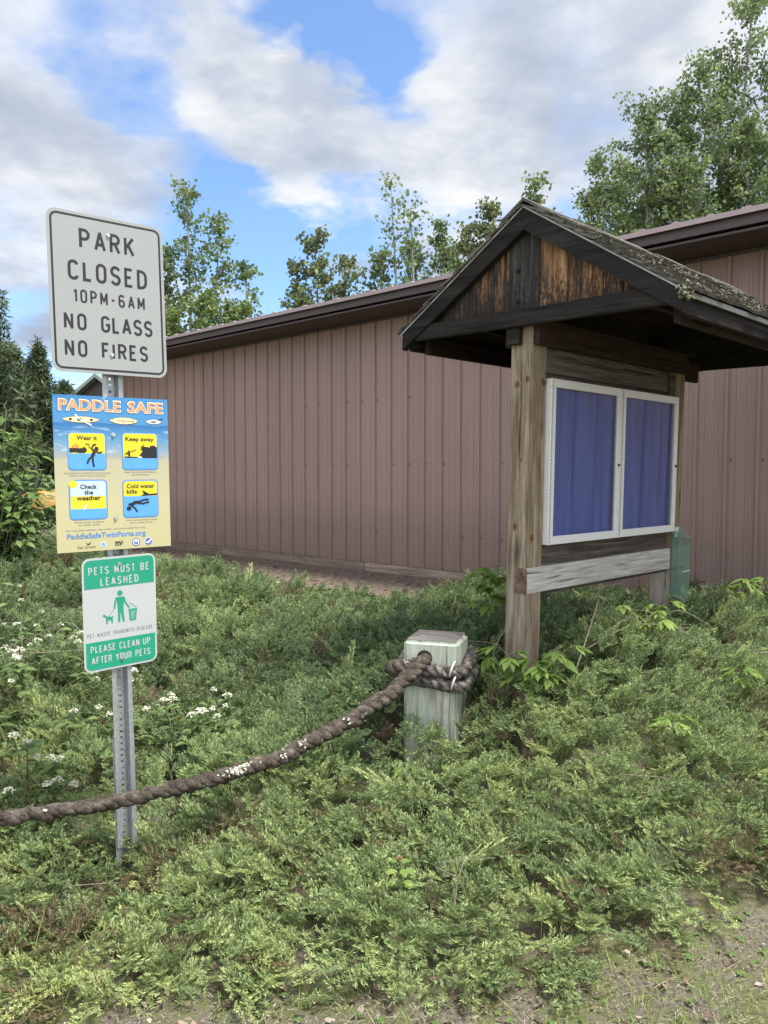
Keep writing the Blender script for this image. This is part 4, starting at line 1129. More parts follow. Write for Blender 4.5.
# shoots fan outward, downhill and towards the light at the front of the bed
fan = (vnoise(X, Y, 1.1, 71) - .5) * 4.2 + (vnoise(X, Y, 2.6, 72) - .5) * 2.5
az = np.arctan2(-dy * 1.6 - .55, -dx * 1.6 + .12) + fan * .75 + rg.normal(0, .55, n)
elev = rg.normal(.50, .30, n) + .12 * (H_ > .3)
e = Y - np.interp(X, EX, EY)
elev = np.where(e < .15, rg.normal(.15, .18, n), elev)
scl = rg.uniform(.09, .17, n) * np.where(Y > 5, 1.25, 1.0)
roll = rg.normal(0, .5, n)
lead = (rg.uniform(size=n) < .035) & (lay > .3)
scl3 = np.stack([scl, scl, scl], 1); scl3[lead] = scl3[lead] * np.array([1.55, .55, .7]); elev = np.where(lead, elev * .7 + .1, elev)
rot = np.zeros((n, 3), np.float32)
for i in range(n):
    m_ = Matrix.Rotation(az[i], 3, 'Z') @ Matrix.Rotation(-elev[i], 3, 'Y') @ Matrix.Rotation(roll[i], 3, 'X')
    rot[i] = m_.to_euler('XYZ')[:]
tint = np.clip(lead * .35 + .22 + .42 * vnoise(X, Y, 1.3, 81) + .30 * vnoise(X, Y, 4.5, 82) + rg.normal(0, .15, n) - .34 * sstep((Y - 3.3) / 1.8), 0, 1)  # last term darkens the back of the bed, shade put into the tint
dead = ((vnoise(X, Y, 3.1, 91) * .55 + vnoise(X, Y, 9, 92) * .45 > .80) & (rg.uniform(size=n) < .6)) | (rg.uniform(size=n) < .005) | ((lay < .28) & (rg.uniform(size=n) < .22)) | ((patch > .72) & (rg.uniform(size=n) < .45))
me = bpy.data.meshes.new('juniper_bed'); me.vertices.add(n); me.vertices.foreach_set('co', np.stack([X, Y, Z], 1).astype(np.float32).ravel())
def vat(nm, typ, arr):
    a = me.attributes.new(nm, typ, 'POINT'); a.data.foreach_set('vector' if typ == 'FLOAT_VECTOR' else 'value', np.ascontiguousarray(arr).ravel())
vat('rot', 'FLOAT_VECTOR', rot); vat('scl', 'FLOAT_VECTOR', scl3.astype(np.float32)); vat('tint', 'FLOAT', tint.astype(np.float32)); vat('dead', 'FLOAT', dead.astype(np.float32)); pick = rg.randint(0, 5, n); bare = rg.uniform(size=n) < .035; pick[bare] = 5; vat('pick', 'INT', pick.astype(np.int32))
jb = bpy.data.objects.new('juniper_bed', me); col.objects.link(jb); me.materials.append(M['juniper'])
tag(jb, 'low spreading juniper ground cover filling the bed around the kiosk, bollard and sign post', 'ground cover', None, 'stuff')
ng = bpy.data.node_groups.new('juniper_growth', 'GeometryNodeTree')
ng.interface.new_socket('Geometry', in_out='INPUT', socket_type='NodeSocketGeometry'); ng.interface.new_socket('Geometry', in_out='OUTPUT', socket_type='NodeSocketGeometry')
gi = ng.nodes.new('NodeGroupInput'); go = ng.nodes.new('NodeGroupOutput'); iop = ng.nodes.new('GeometryNodeInstanceOnPoints'); ci = ng.nodes.new('GeometryNodeCollectionInfo')
ci.inputs['Collection'].default_value = pool; ci.inputs['Separate Children'].default_value = True; ci.inputs['Reset Children'].default_value = True
def na(nm, typ):
    a = ng.nodes.new('GeometryNodeInputNamedAttribute'); a.data_type = typ; a.inputs['Name'].default_value = nm; return a.outputs['Attribute']
m2p = ng.nodes.new('GeometryNodeMeshToPoints')
ng.links.new(gi.outputs[0], m2p.inputs['Mesh']); ng.links.new(m2p.outputs[0], iop.inputs['Points'])
ng.links.new(ci.outputs[0], iop.inputs['Instance']); iop.inputs['Pick Instance'].default_value = True
ng.links.new(na('pick', 'INT'), iop.inputs['Instance Index']); ng.links.new(na('rot', 'FLOAT_VECTOR'), iop.inputs['Rotation']); ng.links.new(na('scl', 'FLOAT_VECTOR'), iop.inputs['Scale'])
ng.links.new(iop.outputs[0], go.inputs[0])
jb.modifiers.new('growth', 'NODES').node_group = ng
print('juniper shoots', n)

# bare twigs poking out of the juniper
rs = random.Random(17)
def surf(x, y): return float(ground(x, y) + bush_h(x, y))
TW = [((1.02, 4.05, .02), (1.22, 4.35, .20), (1.30, 4.75, .22)), ((1.10, 4.15, .04), (1.38, 4.2, .07), (1.72, 4.3, .10)), ((1.15, 4.2, .03), (1.5, 4.4, .12), (1.9, 4.35, .03)), ((.63, 4.1, .0), (.60, 4.2, .18), (.72, 4.35, .25)),
      ((-2.4, 4.4, .15), (-2.0, 4.3, .22), (-1.62, 4.4, .25)), ((-2.3, 4.7, .1), (-1.9, 4.5, .2), (-1.75, 4.4, .3)), ((1.65, 4.6, .04), (1.75, 4.5, .16), (1.95, 4.55, .17)), ((2.1, 4.4, 0), (2.3, 4.3, .12), (2.6, 4.2, .05)), ((-1.3, 2.86, .03), (-1.18, 2.84, .07), (-1.02, 2.82, .01)), ((.25, 2.7, .0), (.27, 2.72, .1), (.30, 2.76, .16)), ((.95, 3.3, 0), (1.15, 3.28, .07), (1.4, 3.35, .05))]
tw0 = None
for P in TW:
    q = [Vector((x, y, surf(x, y) + dz)) for x, y, dz in P]; o_ = q[0].copy()
    mb = MB(); c_ = crom([p - o_ for p in q], 8); mb.tube(c_, list(np.linspace(.0045, .0018, len(c_))), 5)
    k_ = len(c_) // 2; side = crom([c_[k_], c_[k_] + Vector((rs.uniform(-.1, .1), -.03, .07)), c_[k_] + Vector((rs.uniform(-.2, .2), -.05, .10))], 4); mb.tube(side, list(np.linspace(.0028, .0012, len(side))), 4)
    o = mb.build('bare_twig', M['twig'], None, o_); tag(o, 'thin bare greyish twig poking out of the juniper bed', 'twig', 'bare twigs in the juniper bed')

# ------------------------------------------------------------------ leaves
def leaf_faces(base, d, nrm, L, W_, fold=.25, droop=.25):
    """one folded oval leaf, 6 quads/tris as list of verts & faces"""
    s = d.cross(nrm).normalized(); out = []
    prof = [(0, .02), (.25, .75), (.5, 1.0), (.75, .68), (1, .02)]
    v = []
    for t_, w_ in prof:
        c_ = base + d * (L * t_) - nrm * (L * droop * t_ * t_)
        v += [c_ - s * (W_ / 2 * w_) + nrm * (W_ * fold * w_ * .5), c_, c_ + s * (W_ / 2 * w_) + nrm * (W_ * fold * w_ * .5)]
    f = []
    for i in range(4):
        a = i * 3; f += [(a, a + 1, a + 4, a + 3), (a + 1, a + 2, a + 5, a + 4)]
    return v, f
class LB:
    def __init__(s): s.v = []; s.f = []; s.t = []
    def leaf(s, base, d, nrm, L, W_, tint, fold=.25, droop=.25):
        v, f = leaf_faces(Vector(base), Vector(d).normalized(), Vector(nrm).normalized(), L, W_, fold, droop); b = len(s.v)
        s.v += [tuple(p) for p in v]; s.f += [tuple(i + b for i in q) for q in f]; s.t += [tint] * len(f)
    def build(s, nm, m, parent): return npmesh(nm, s.v, s.f, m, s.t, parent, True)
rl = random.Random(23)
def palm_plant(name, label, cat, loc, stems, leafL, nleaf=5, mat='vine', grp=None, tilt=(0, 0)):
    """young plant with palmate leaves; stems: list of (top offset vector, [(t, az)...])"""
    root = empty(name, loc); tag(root, label, cat, grp)
    for tip, nodes in stems:
        tip = Vector(tip); mb = MB(); P = crom([(0, 0, -.05), tip * .5 + Vector((rl.uniform(-.02, .02), 0, .02)), tip], 6); mb.tube(P, list(np.linspace(.0045, .002, len(P))), 5)
        lb = LB()
        for t_, az_, pl in nodes:
            p = P[min(int(t_ * (len(P) - 1)), len(P) - 1)]
            out = Vector((math.cos(az_), math.sin(az_), .35)).normalized(); q = p + out * pl
            mb.tube([p, p + out * pl * .5 + Vector((0, 0, .006)), q], .0014, 4)
            for k in range(nleaf):
                a = az_ + (k - (nleaf - 1) / 2) * (2.1 / max(nleaf - 1, 1)) + rl.uniform(-.12, .12); kk = 1 - abs(k - (nleaf - 1) / 2) * .13
                d_ = Vector((math.cos(a), math.sin(a), rl.uniform(-.55, -.05))); L = leafL * .98 * kk * rl.uniform(.7, 1.1)
                lb.leaf(q, d_, Vector((-d_.x * .4 + rl.uniform(-.2, .2), -d_.y * .4 + rl.uniform(-.2, .2), 1)), L, L * .5, rl.uniform(.25, .95), .3, rl.uniform(.1, .45))
        mb.build('stem', M['stem'], root); lb.build('leaves', M[mat], root)
    return root
def onb(x, y, dz=0): return (x, y, surf(x, y) + dz)
def nodes(n, pl, a0=0):
    n += 2
    return [(.45 + .55 * i / max(n - 1, 1), a0 + i * 2.4 + rl.uniform(-.4, .4), pl * rl.uniform(.7, 1.2)) for i in range(n)]
palm_plant('creeper_plant', 'bright green creeper with hanging five part leaves, just left of the near kiosk post', 'plant', (.62, 4.72, surf(.62, 4.72) - .06), [((-.02, -.10, .40), nodes(5, .05, 3)), ((.06, -.10, .36), nodes(4, .05, 4))], .105)
palm_plant('creeper_plant', 'bright green creeper close against the right of the bollard', 'plant', (.60, 4.28, surf(.60, 4.28) - .04), [((-.04, -.08, .26), nodes(4, .05, 4)), ((.03, -.07, .20), nodes(3, .05, 2.6))], .10)
palm_plant('creeper_plant', 'bright green creeper sprawling across the foot of the near kiosk post', 'plant', (.78, 3.98, surf(.78, 3.98) - .05), [((-.16, -.03, .27), nodes(4, .06, 3)), ((.0, -.06, .22), nodes(4, .06, 4)), ((.17, .0, .27), nodes(5, .06, 5)), ((.07, -.05, .16), nodes(3, .06, 1))], .10)
palm_plant('creeper_plant', 'bright green creeper with drooping leaves on a bare twig below the glass case', 'plant', (1.50, 4.38, surf(1.50, 4.38) - .02), [((.08, -.08, .22), nodes(5, .045, 4)), ((-.14, -.05, .20), nodes(2, .04, 3)), ((.05, -.12, .13), nodes(3, .045, 1))], .085)
palm_plant('creeper_plant', 'small pale green creeper seedling at the right end of the juniper bed', 'plant', (1.86, 4.0, surf(1.86, 4.0) - .0), [((.0, -.03, .12), nodes(3, .04, 4)), ((.08, .0, .09), nodes(2, .04, 0))], .075)
palm_plant('creeper_plant', 'yellow green creeper low in the juniper between the case and the bare soil', 'plant', (1.30, 3.52, surf(1.30, 3.52) - .0), [((.02, -.02, .11), nodes(3, .045, 3)), ((.10, .0, .08), nodes(2, .04, 0))], .075)
palm_plant('creeper_plant', 'bright green creeper at the foot of the shed wall, right of the leaflet box', 'plant', (2.72, 5.75, surf(2.72, 5.75) + .0), [((.0, -.05, .22), nodes(4, .05, 4)), ((.2, .0, .24), nodes(4, .05, 0)), ((-.2, 0, .16), nodes(3, .05, 3))], .11)
palm_plant('creeper_plant', 'bright green seedling just in front of the bollard foot', 'plant', (.13, 3.72, surf(.13, 3.72) - .06), [((-.02, -.02, .12), nodes(3, .03, 3)), ((.10, 0, .13), nodes(2, .03, 4.6))], .075)
# seedling with pinnate leaves and a reddish tip in front
root = empty('ash_seedling', onb(.062, 2.83, -.02)); tag(root, 'young light green seedling with reddish tip standing in the front of the juniper', 'plant')
mb = MB(); P = crom([(0, 0, -.03), (.006, -.01, .08), (-.004, -.015, .155)], 8); mb.tube(P, list(np.linspace(.003, .0015, len(P))), 5); mb.build('stem', M['stem'], root)
lb = LB()
for k, (z_, az_, L) in enumerate(((.05, .1, .05), (.05, 3.2, .045), (.075, 5.6, .055), (.08, 3.9, .055), (.105, .2, .05), (.11, 3.3, .048), (.125, 5.0, .06), (.135, 1.0, .045), (.14, 2.6, .04))):
    d_ = Vector((math.cos(az_), math.sin(az_), .15)); b_ = Vector((0, -.012, z_))
    lb.leaf(b_ + d_ * .012, d_, Vector((0, -.5, 1)), L, L * .52, rl.uniform(.45, .9), .2, .3)
lb.build('leaves', M['vine'], root)
lb = LB()
for k in range(4):
    a = k * 1.6; lb.leaf((-.004, -.015, .155), (math.cos(a) * .5, math.sin(a) * .5, .8), (0, -1, .2), .022, .009, .5)
lb.build('young_tip', M['redtip'], root)

# flowering dogwoods at the left
def dogwood(loc, label, stems, seed, hgt, spread, nfl):
    rs = random.Random(seed); root = empty('flowering_dogwood', loc); tag(root, label, 'shrub', 'white flowered dogwoods in the juniper bed')
    mb = MB(); lb = LB(); tips = []
    for k in range(stems):
        a = rs.uniform(0, 2 * PI); r_ = spread * math.sqrt(rs.random()); tip = Vector((r_ * math.cos(a), r_ * math.sin(a), hgt * rs.uniform(.55, 1.05) * (1 - .35 * (r_ / spread) ** 2)))
        P = crom([(tip.x * .2, tip.y * .2, -.1), (tip.x * .6, tip.y * .6, tip.z * .55), tip], 5); mb.tube(P, list(np.linspace(.005, .0018, len(P))), 5); tips.append(tip)
        for j in range(rs.randint(5, 8)):
            t_ = rs.uniform(.5, 1.0); p = P[int(t_ * (len(P) - 1))]; az_ = rs.uniform(0, 2 * PI); L = rs.uniform(.055, .09)
            lb.leaf(p, (math.cos(az_), math.sin(az_), rs.uniform(-.1, .5)), (rs.uniform(-.3, .3), rs.uniform(-.5, .1), 1), L * .95, L * .42, rs.uniform(.15, .9), .25, .3)
    mb.build('stems', M['stem'], root); lb.build('leaves', M['dogwood'], root)
    rs.shuffle(tips)
    for tip in tips[:nfl]:
        fb = MB(); rr = rs.uniform(.012, .029)
        for j in range(int(16 + rr * 900)):
            a = rs.uniform(0, 2 * PI); q = rr * math.sqrt(rs.random()); c_ = Vector((q * math.cos(a), q * math.sin(a), .006 + .9 * (rr - q * q / rr) * .6 + rs.uniform(-.006, .006)))
            s_ = rs.uniform(.004, .007); n4 = [c_ + Vector((s_ * math.cos(a + k * PI / 2), s_ * math.sin(a + k * PI / 2), rs.uniform(-.004, .005))) for k in range(4)]
            fb.add(n4, [(0, 1, 2, 3)])
        fb.build('flower_cluster', M['petal'], root, tip)
    return root
dogwood((-2.05, 4.35, surf(-2.05, 4.35) - .12), 'low dogwood dotted with white flower heads, left of the pets sign', 52, 2, .46, .70, 46)
dogwood((-1.75, 3.72, surf(-1.75, 3.72) - .12), 'low dogwood dotted with white flower heads, at the left edge above the rope', 40, 5, .42, .55, 34)
dogwood((-1.05, 3.95, surf(-1.05, 3.95) - .12), 'low dogwood with white flower heads just behind the sign post', 24, 8, .36, .40, 16)
dogwood((-2.75, 5.0, surf(-2.75, 5.0) - .1), 'tall dogwood with few white flower heads at the far left of the bed', 28, 9, .62, .55, 12)

# broad leaved shrub at the left edge
def shrub(name, label, loc, hgt, spread, nst, nl, leafL, mat, seed, cat='shrub', wr=.55):
    rs = random.Random(seed); root = empty(name, loc); tag(root, label, cat)
    mb = MB(); lb = LB()
    for k in range(nst):
        a = rs.uniform(0, 2 * PI); r_ = spread * math.sqrt(rs.random()); tip = Vector((r_ * math.cos(a), r_ * math.sin(a), hgt * rs.uniform(.55, 1.0) * (1 - .3 * (r_ / spread) ** 2)))
        P = crom([(tip.x * .12, tip.y * .12, -.1), (tip.x * .5, tip.y * .5, tip.z * .55), tip], 7); mb.tube(P, list(np.linspace(.009, .002, len(P))), 5)
        for j in range(nl):
            t_ = rs.uniform(.08, 1.0) ** .85; p = P[int(t_ * (len(P) - 1))]; az_ = rs.uniform(0, 2 * PI); L = leafL * rs.uniform(.7, 1.2); of = Vector((math.cos(az_), math.sin(az_), rs.uniform(-.2, .4))) * rs.uniform(.02, .16)
            lb.leaf(p + of, (math.cos(az_), math.sin(az_), rs.uniform(-.4, .35)), (rs.uniform(-.4, .4), rs.uniform(-.6, .2), 1), L, L * wr, rs.uniform(.05, .95), .25, .35)
    mb.build('stems', M['bark'], root); lb.build('leaves', M[mat], root); return root
shrub('leafy_shrub', 'leafy green shrub reaching up at the left edge in front of the spruces', (-3.72, 7.2, float(ground(-3.72, 7.2))), 2.15, .56, 64, 40, .10, 'dogleaf', 31)
shrub('undergrowth_bush', 'low dull green bush under the spruces beside the paddle sign', (-4.0, 9.6, float(ground(-4, 9.6))), .85, 1.1, 40, 26, .07, 'aspen', 33)
shrub('undergrowth_bush', 'low dull green bush at the far end of the shed path', (-5.2, 12.2, float(ground(-5.2, 12.2))), .8, 1.3, 40, 26, .08, 'aspen_olive', 34)

# ------------------------------------------------------------------ trees
def quads(pos, size, rg, elong=1.15, up=.35, wid=.45):
    n = len(pos); a = rg.normal(size=(n, 3)); a[:, 2] -= up; a /= np.linalg.norm(a, axis=1)[:, None]
    b = rg.normal(size=(n, 3)); b -= a * (a * b).sum(1)[:, None]; b /= np.linalg.norm(b, axis=1)[:, None]
    s = (size * rg.uniform(.65, 1.3, n))[:, None]
    V = np.stack([pos, pos + a * s * .5 * elong + b * s * wid, pos + a * s * elong, pos + a * s * .5 * elong - b * s * wid], 1).reshape(-1, 3)
    F = np.arange(n * 4).reshape(n, 4)
    return V, F
def tree(name, label, loc, leaders, leaf, bark, seed, leafsize, grp='trees behind the shed', lpc=7, bark_r=.09):
    """leaders: list of (base xy, top xyz, h0 fraction, spread, density, elevation)"""
    rg = np.random.RandomState(seed); rs = random.Random(seed)
    root = empty(name, loc); tag(root, label, 'tree', grp)
    mb = MB(); L = []; T = []
    for (bx_, by_), top, h0, spread, dens, el in leaders:
        top = Vector(top); base = Vector((bx_, by_, -.3)); midp = base.lerp(top, .5) + Vector((rs.uniform(-.15, .15), rs.uniform(-.15, .15), 0))
        P = crom([base, midp, top], 14); Lh = (top - base).length; rb = bark_r * Lh / 9
        mb.tube(P, [max(rb * (1 - .93 * i / (len(P) - 1)), .008) for i in range(len(P))], 7)
        nb = int(Lh * 6.5 * (1 - h0) * min(dens, 1.4)) + 5
        for i in range(nb):
            f = h0 + (1 - h0) * (i + rs.random()) / nb; f = min(f, .985)
            p = P[int(f * (len(P) - 1))].lerp(P[min(int(f * (len(P) - 1)) + 1, len(P) - 1)], rs.random())
            az = i * 2.4 + rs.uniform(-.9, .9); rel = (f - h0) / (1 - h0)
            bl = spread * 1.25 * (.22 + .78 * (1 - rel) ** .75) * rs.uniform(.5, 1.2) * (min(1, .55 + rel * 2))
            e_ = el * .72 + rs.uniform(-.25, .25); d = Vector((math.cos(az) * math.cos(e_), math.sin(az) * math.cos(e_), math.sin(e_)))
            q = crom([p, p + d * bl * .5 - Vector((0, 0, .04 * bl)), p + d * bl + Vector((0, 0, .12 * bl))], 4)
            mb.tube(q, list(np.linspace(max(.012, rb * .28 * (1 - rel)), .006, len(q))), 4, False)
            ns = max(3, int(bl * 6.5))
            for k in range(ns):
                t_ = .25 + .75 * (k + rs.random()) / ns; c0 = q[min(int(t_ * (len(q) - 1)), len(q) - 1)]
                sd = Vector((rs.uniform(-1, 1), rs.uniform(-1, 1), rs.uniform(-.2, .9))).normalized(); sl_ = rs.uniform(.12, .42) * (.6 + .4 * bl)
                c1 = c0 + sd * sl_; mb.tube([c0, c1], [.006, .003], 3, False)
                m_ = int(lpc * 2.6 * dens * rs.uniform(.5, 1.5)); tv = rs.uniform(.1, .85)
                for z_ in range(m_):
                    u = rs.uniform(.25, 1.15); pt = c0.lerp(c1, u); L.append((pt.x + rs.gauss(0, .085), pt.y + rs.gauss(0, .085), pt.z + rs.gauss(0, .085))); T.append(min(1, max(0, tv + rs.uniform(-.25, .25))))
    mb.build('trunk', M[bark], root)
    V, F = quads(np.array(L), leafsize, rg); npmesh('crown', V, F, M[leaf], T, root)
    return len(L)
def xy(px, d): return ((px - 384) / 770 * d, d)
def zt_(py, d): return 1.70 + (475 - py) / 770 * d
def G0(p): return (p[0], p[1], float(ground(*p)))
tot = 0
d = 23; p = xy(205, d); g0 = .535
tot += tree('aspen_tree', 'slender two topped aspen just right of the park sign', G0(p), [((-.3, 0), (-.42, 0, zt_(190, d) - g0), .28, 1.15, .8, .75), ((.3, .2), (.45, .3, zt_(216, d) - g0), .32, 1.05, .8, .75), ((.9, .2), (1.25, .3, zt_(262, d) - g0), .4, .7, .7, .8), ((-.9, .2), (-1.1, .3, zt_(250, d) - g0), .4, .8, .9, .8)], 'aspen', 'birch', 101, .105)
p = xy(205, 21)
tot += tree('leafy_bush_tree', 'light green bushy young tree below the two topped aspen', G0(p), [((-.8, 0), (-.9, 0, zt_(312, 21) - g0), .3, .9, 1.5, .7), ((0, 0), (0.05, 0, zt_(298, 21) - g0), .3, 1.0, 1.5, .7), ((.8, 0), (.9, 0, zt_(306, 21) - g0), .3, .9, 1.5, .7)], 'aspen_light', 'bark', 102, .085, None)
d = 24; p = xy(322, d)
tot += tree('olive_tree', 'round crowned olive green tree rising over the middle of the shed roof', G0(p), [((-.1, 0), (-.2, 0, zt_(238, d) - g0), .4, 1.25, .9, .45), ((.4, 0), (.75, 0, zt_(258, d) - g0), .45, .95, .8, .45), ((-.5, .2), (-.8, .2, zt_(262, d) - g0), .5, .8, .8, .5)], 'aspen_olive', 'bark', 103, .12)
d = 24; p = xy(402, d)
tot += tree('birch_tree', 'tall sparse pale stemmed tree with bare twigs left of the kiosk gable', G0(p), [((-.1, 0), (-.35, 0, zt_(186, d) - g0), .42, 1.15, .42, .85), ((.3, .1), (.25, .1, zt_(205, d) - g0), .5, .85, .4, .9), ((-.6, 0), (-.7, 0, zt_(255, d) - g0), .5, .8, .8, .7)], 'aspen', 'birch', 104, .115)
p = xy(436, 25)
tot += tree('aspen_tree', 'smaller dense aspen between the sparse tree and the kiosk gable', G0(p), [((0, 0), (.1, 0, zt_(228, 25) - g0), .4, .85, .9, .85), ((-.6, 0), (-.75, 0, zt_(246, 25) - g0), .45, .7, .9, .85), ((.5, 0), (.55, 0, zt_(250, 25) - g0), .45, .7, .9, .85)], 'aspen', 'birch', 105, .105)
d = 22; p = xy(486, d)
tot += tree('olive_tree', 'olive green tree half hidden behind the left slope of the kiosk roof', G0(p), [((0, 0), (.02, 0, zt_(208, d) - g0), .42, 1.0, 1.0, .55), ((-.4, 0), (-.55, 0, zt_(228, d) - g0), .5, .7, .9, .6), ((.6, 0), (.7, 0, zt_(225, d) - g0), .5, .8, .9, .6)], 'aspen_olive', 'bark', 106, .105)
p = xy(532, 24)
tot += tree('aspen_tree', 'aspen whose tip alone shows just above the kiosk roof peak', G0(p), [((0, 0), (.02, 0, zt_(184, 24) - g0), .45, .8, .9, .8)], 'aspen', 'birch', 107, .105)
d = 19; p = xy(680, d)
tot += tree('aspen_tree', 'biggest aspen, many stemmed, rising over the shed at the right', G0(p), [((.2, 0), (.55, 0, zt_(70, d) - g0), .28, 1.6, .8, .85), ((-.7, .2), (-.95, .2, zt_(112, d) - g0), .30, 1.5, 1.1, .62), ((.7, .2), (1.62, .2, zt_(6, d) - g0), .26, 1.5, .85, .95), ((-1.5, 0), (-2.0, 0, zt_(165, d) - g0), .36, 1.0, 1.0, .6),
     ((1.4, -.2), (2.3, -.2, zt_(40, d) - g0), .28, 1.5, .8, .95), ((0, .5), (-.1, .5, zt_(95, d) - g0), .3, 1.5, 1.1, .65), ((2.2, .2), (3.1, .2, zt_(60, d) - g0), .28, 1.5, .8, .9), ((1.2, .4), (1.0, .5, zt_(48, d) - g0), .3, 1.3, .75, .95), ((1.0, -.6), (1.2, -.7, zt_(140, d) - g0), .35, 1.6, 1.2, .55), ((-.3, -.6), (-.4, -.7, zt_(170, d) - g0), .4, 1.4, 1.2, .55)], 'aspen', 'birch', 108, .080, None, 10)
p = xy(588, 21)
tot += tree('aspen_tree', 'low dense aspen at the left foot of the biggest aspen', G0(p), [((0, 0), (0, 0, zt_(196, 21) - g0), .4, .8, 1.2, .6), ((.7, 0), (.75, 0, zt_(190, 21) - g0), .4, .9, 1.2, .6), ((1.4, 0), (1.5, 0, zt_(200, 21) - g0), .4, .9, 1.2, .6)], 'aspen_light', 'bark', 109, .09)
print('leaves', tot)

def spruce(label, loc, hgt, spread, seed, dens=1.0):
    rs = random.Random(seed); rg = np.random.RandomState(seed); root = empty('spruce_tree', loc); tag(root, label, 'tree', 'spruces at the left')
    mb = MB(); P = [Vector((0, 0, -.2)), Vector((.03, 0, hgt * .5)), Vector((0, 0, hgt))]; mb.tube(crom(P, 6), list(np.linspace(.016 * hgt, .006, 13)), 7)
    L = []; T = []; nb = int(hgt * 26 * dens)
    for i in range(nb):
        f = (i + .5) / nb; z = hgt * (.04 + .95 * f); bl = spread * (1 - f) ** .82 * rs.uniform(.7, 1.12) + .06; az = i * 2.39996 + rs.uniform(-.3, .3)
        dr = -.22 + .5 * f; d_ = Vector((math.cos(az), math.sin(az), dr)); q = [Vector((0, 0, z)), Vector((0, 0, z)) + d_ * bl * .55, Vector((0, 0, z)) + d_ * bl + Vector((0, 0, .12 * bl))]
        mb.tube(q, [.012, .008, .003], 3, False)
        m_ = int(120 * bl / .6) + 16; tv = rs.uniform(.15, .85)
        for k in range(m_):
            t_ = rs.uniform(.12, 1.03); c_ = q[0].lerp(q[1], t_ * 2) if t_ < .5 else q[1].lerp(q[2], t_ * 2 - 1); wd = .26 * bl * (1.05 - t_)
            L.append((c_.x + rs.gauss(0, wd * .6 + .02), c_.y + rs.gauss(0, wd * .6 + .02), c_.z + rs.gauss(-.03, .05))); T.append(min(1, max(0, tv + rs.uniform(-.3, .3))))
    mb.build('trunk', M['bark'], root)
    V, F = quads(np.array(L), .11, rg, 1.6, .1, .13); V = V.reshape(-1, 4, 3); V[:, 1] = V[:, 0] + (V[:, 1] - V[:, 0]) * 1; 
    npmesh('crown', V.reshape(-1, 3), F, M['spruce'], T, root); return root
p = xy(-42, 15); spruce('tallest dark spruce, cut by the left edge of the view', G0(p), zt_(165, 15) - .4, 1.75, 201, 1.5)
p = xy(41, 19); spruce('small slim spruce whose tip stands beside the park sign', G0(p), zt_(343, 19) - .4, 1.0, 202, 1.4)
p = xy(66, 22); spruce('lowest spruce peeping between the park sign and the paddle sign', G0(p), zt_(381, 22) - .4, 1.5, 203, 1.4)
p = xy(14, 20); spruce('broad dark spruce filling the gap behind the leafy shrub', G0(p), zt_(345, 20) - .4, 1.7, 204, 1.5)

# far shed roof and covered heap at the left
fs = empty('gabled_outbuilding', (-9.6, 25.0, .53), (0, 0, R(-8)))
tag(fs, 'distant outbuilding with a grey green roof and dark gable, seen between the two upper signs', 'shed')
mb = MB(); mb.prism([(-1.7, 0), (2.6, 0), (2.6, 2.6), (.45, 4.25), (-1.7, 2.6)], 0, 5, 'y'); mb.build('wall', M['fascia'], fs)
mb = MB()
mb.add([(-2.0, -.3, 2.50), (.45, -.3, 4.40), (.45, 5.3, 4.40), (-2.0, 5.3, 2.50), (-2.0, -.3, 2.38), (.45, -.3, 4.28), (.45, 5.3, 4.28), (-2.0, 5.3, 2.38)], [(0, 1, 2, 3), (4, 7, 6, 5), (0, 4, 5, 1), (0, 3, 7, 4), (3, 2, 6, 7)])
mb.add([(2.9, -.3, 2.50), (.451, -.3, 4.40), (.451, 5.3, 4.40), (2.9, 5.3, 2.50), (2.9, -.3, 2.38), (.451, -.3, 4.28), (.451, 5.3, 4.28), (2.9, 5.3, 2.38)], [(3, 2, 1, 0), (5, 6, 7, 4), (1, 5, 4, 0), (4, 7, 3, 0), (7, 6, 2, 3)])
M['greyroof'] = plain('grey_green_roof', (.20, .25, .24), .6, 0, .2, 6); mb.build('roof', M['greyroof'], fs)
# orange-yellow tarp over a boat
bt = empty('tarp_covered_boat', (-5.25, 12, float(ground(-5.25, 12))), (0, 0, R(20)))
tag(bt, 'small boat under an orange yellow tarp among the bushes, left of the paddle sign', 'boat')
M['tarp'] = plain('orange_tarp', (.33, .19, .035), .6, 0, .25, 3)
v = []; NX, NA = 18, 12
for i in range(NX + 1):
    t_ = i / NX; x = -.36 + .72 * t_; w_ = .24 * math.sin(PI * (.06 + .88 * t_)) ** .6
    for j in range(NA + 1):
        a = PI * j / NA; v.append((x, w_ * math.cos(a), .82 + (.26 * math.sin(PI * (.1 + .8 * t_)) ** .5) * math.sin(a) ** .8 + .03 * math.sin(x * 14 + j)))
mb = MB(); mb.add(v, [(i * (NA + 1) + j, (i + 1) * (NA + 1) + j, (i + 1) * (NA + 1) + j + 1, i * (NA + 1) + j + 1) for i in range(NX) for j in range(NA)], .5, 0, None, True); mb.build('tarp', M['tarp'], bt)
mb = MB(); 
for x in (-.25, .25):
    for y in (-.15, .15): mb = MB(); mb.box(x - .05, x + .05, y - .05, y + .05, -.05, .95, .004); mb.build('trestle', M['twig'], bt)

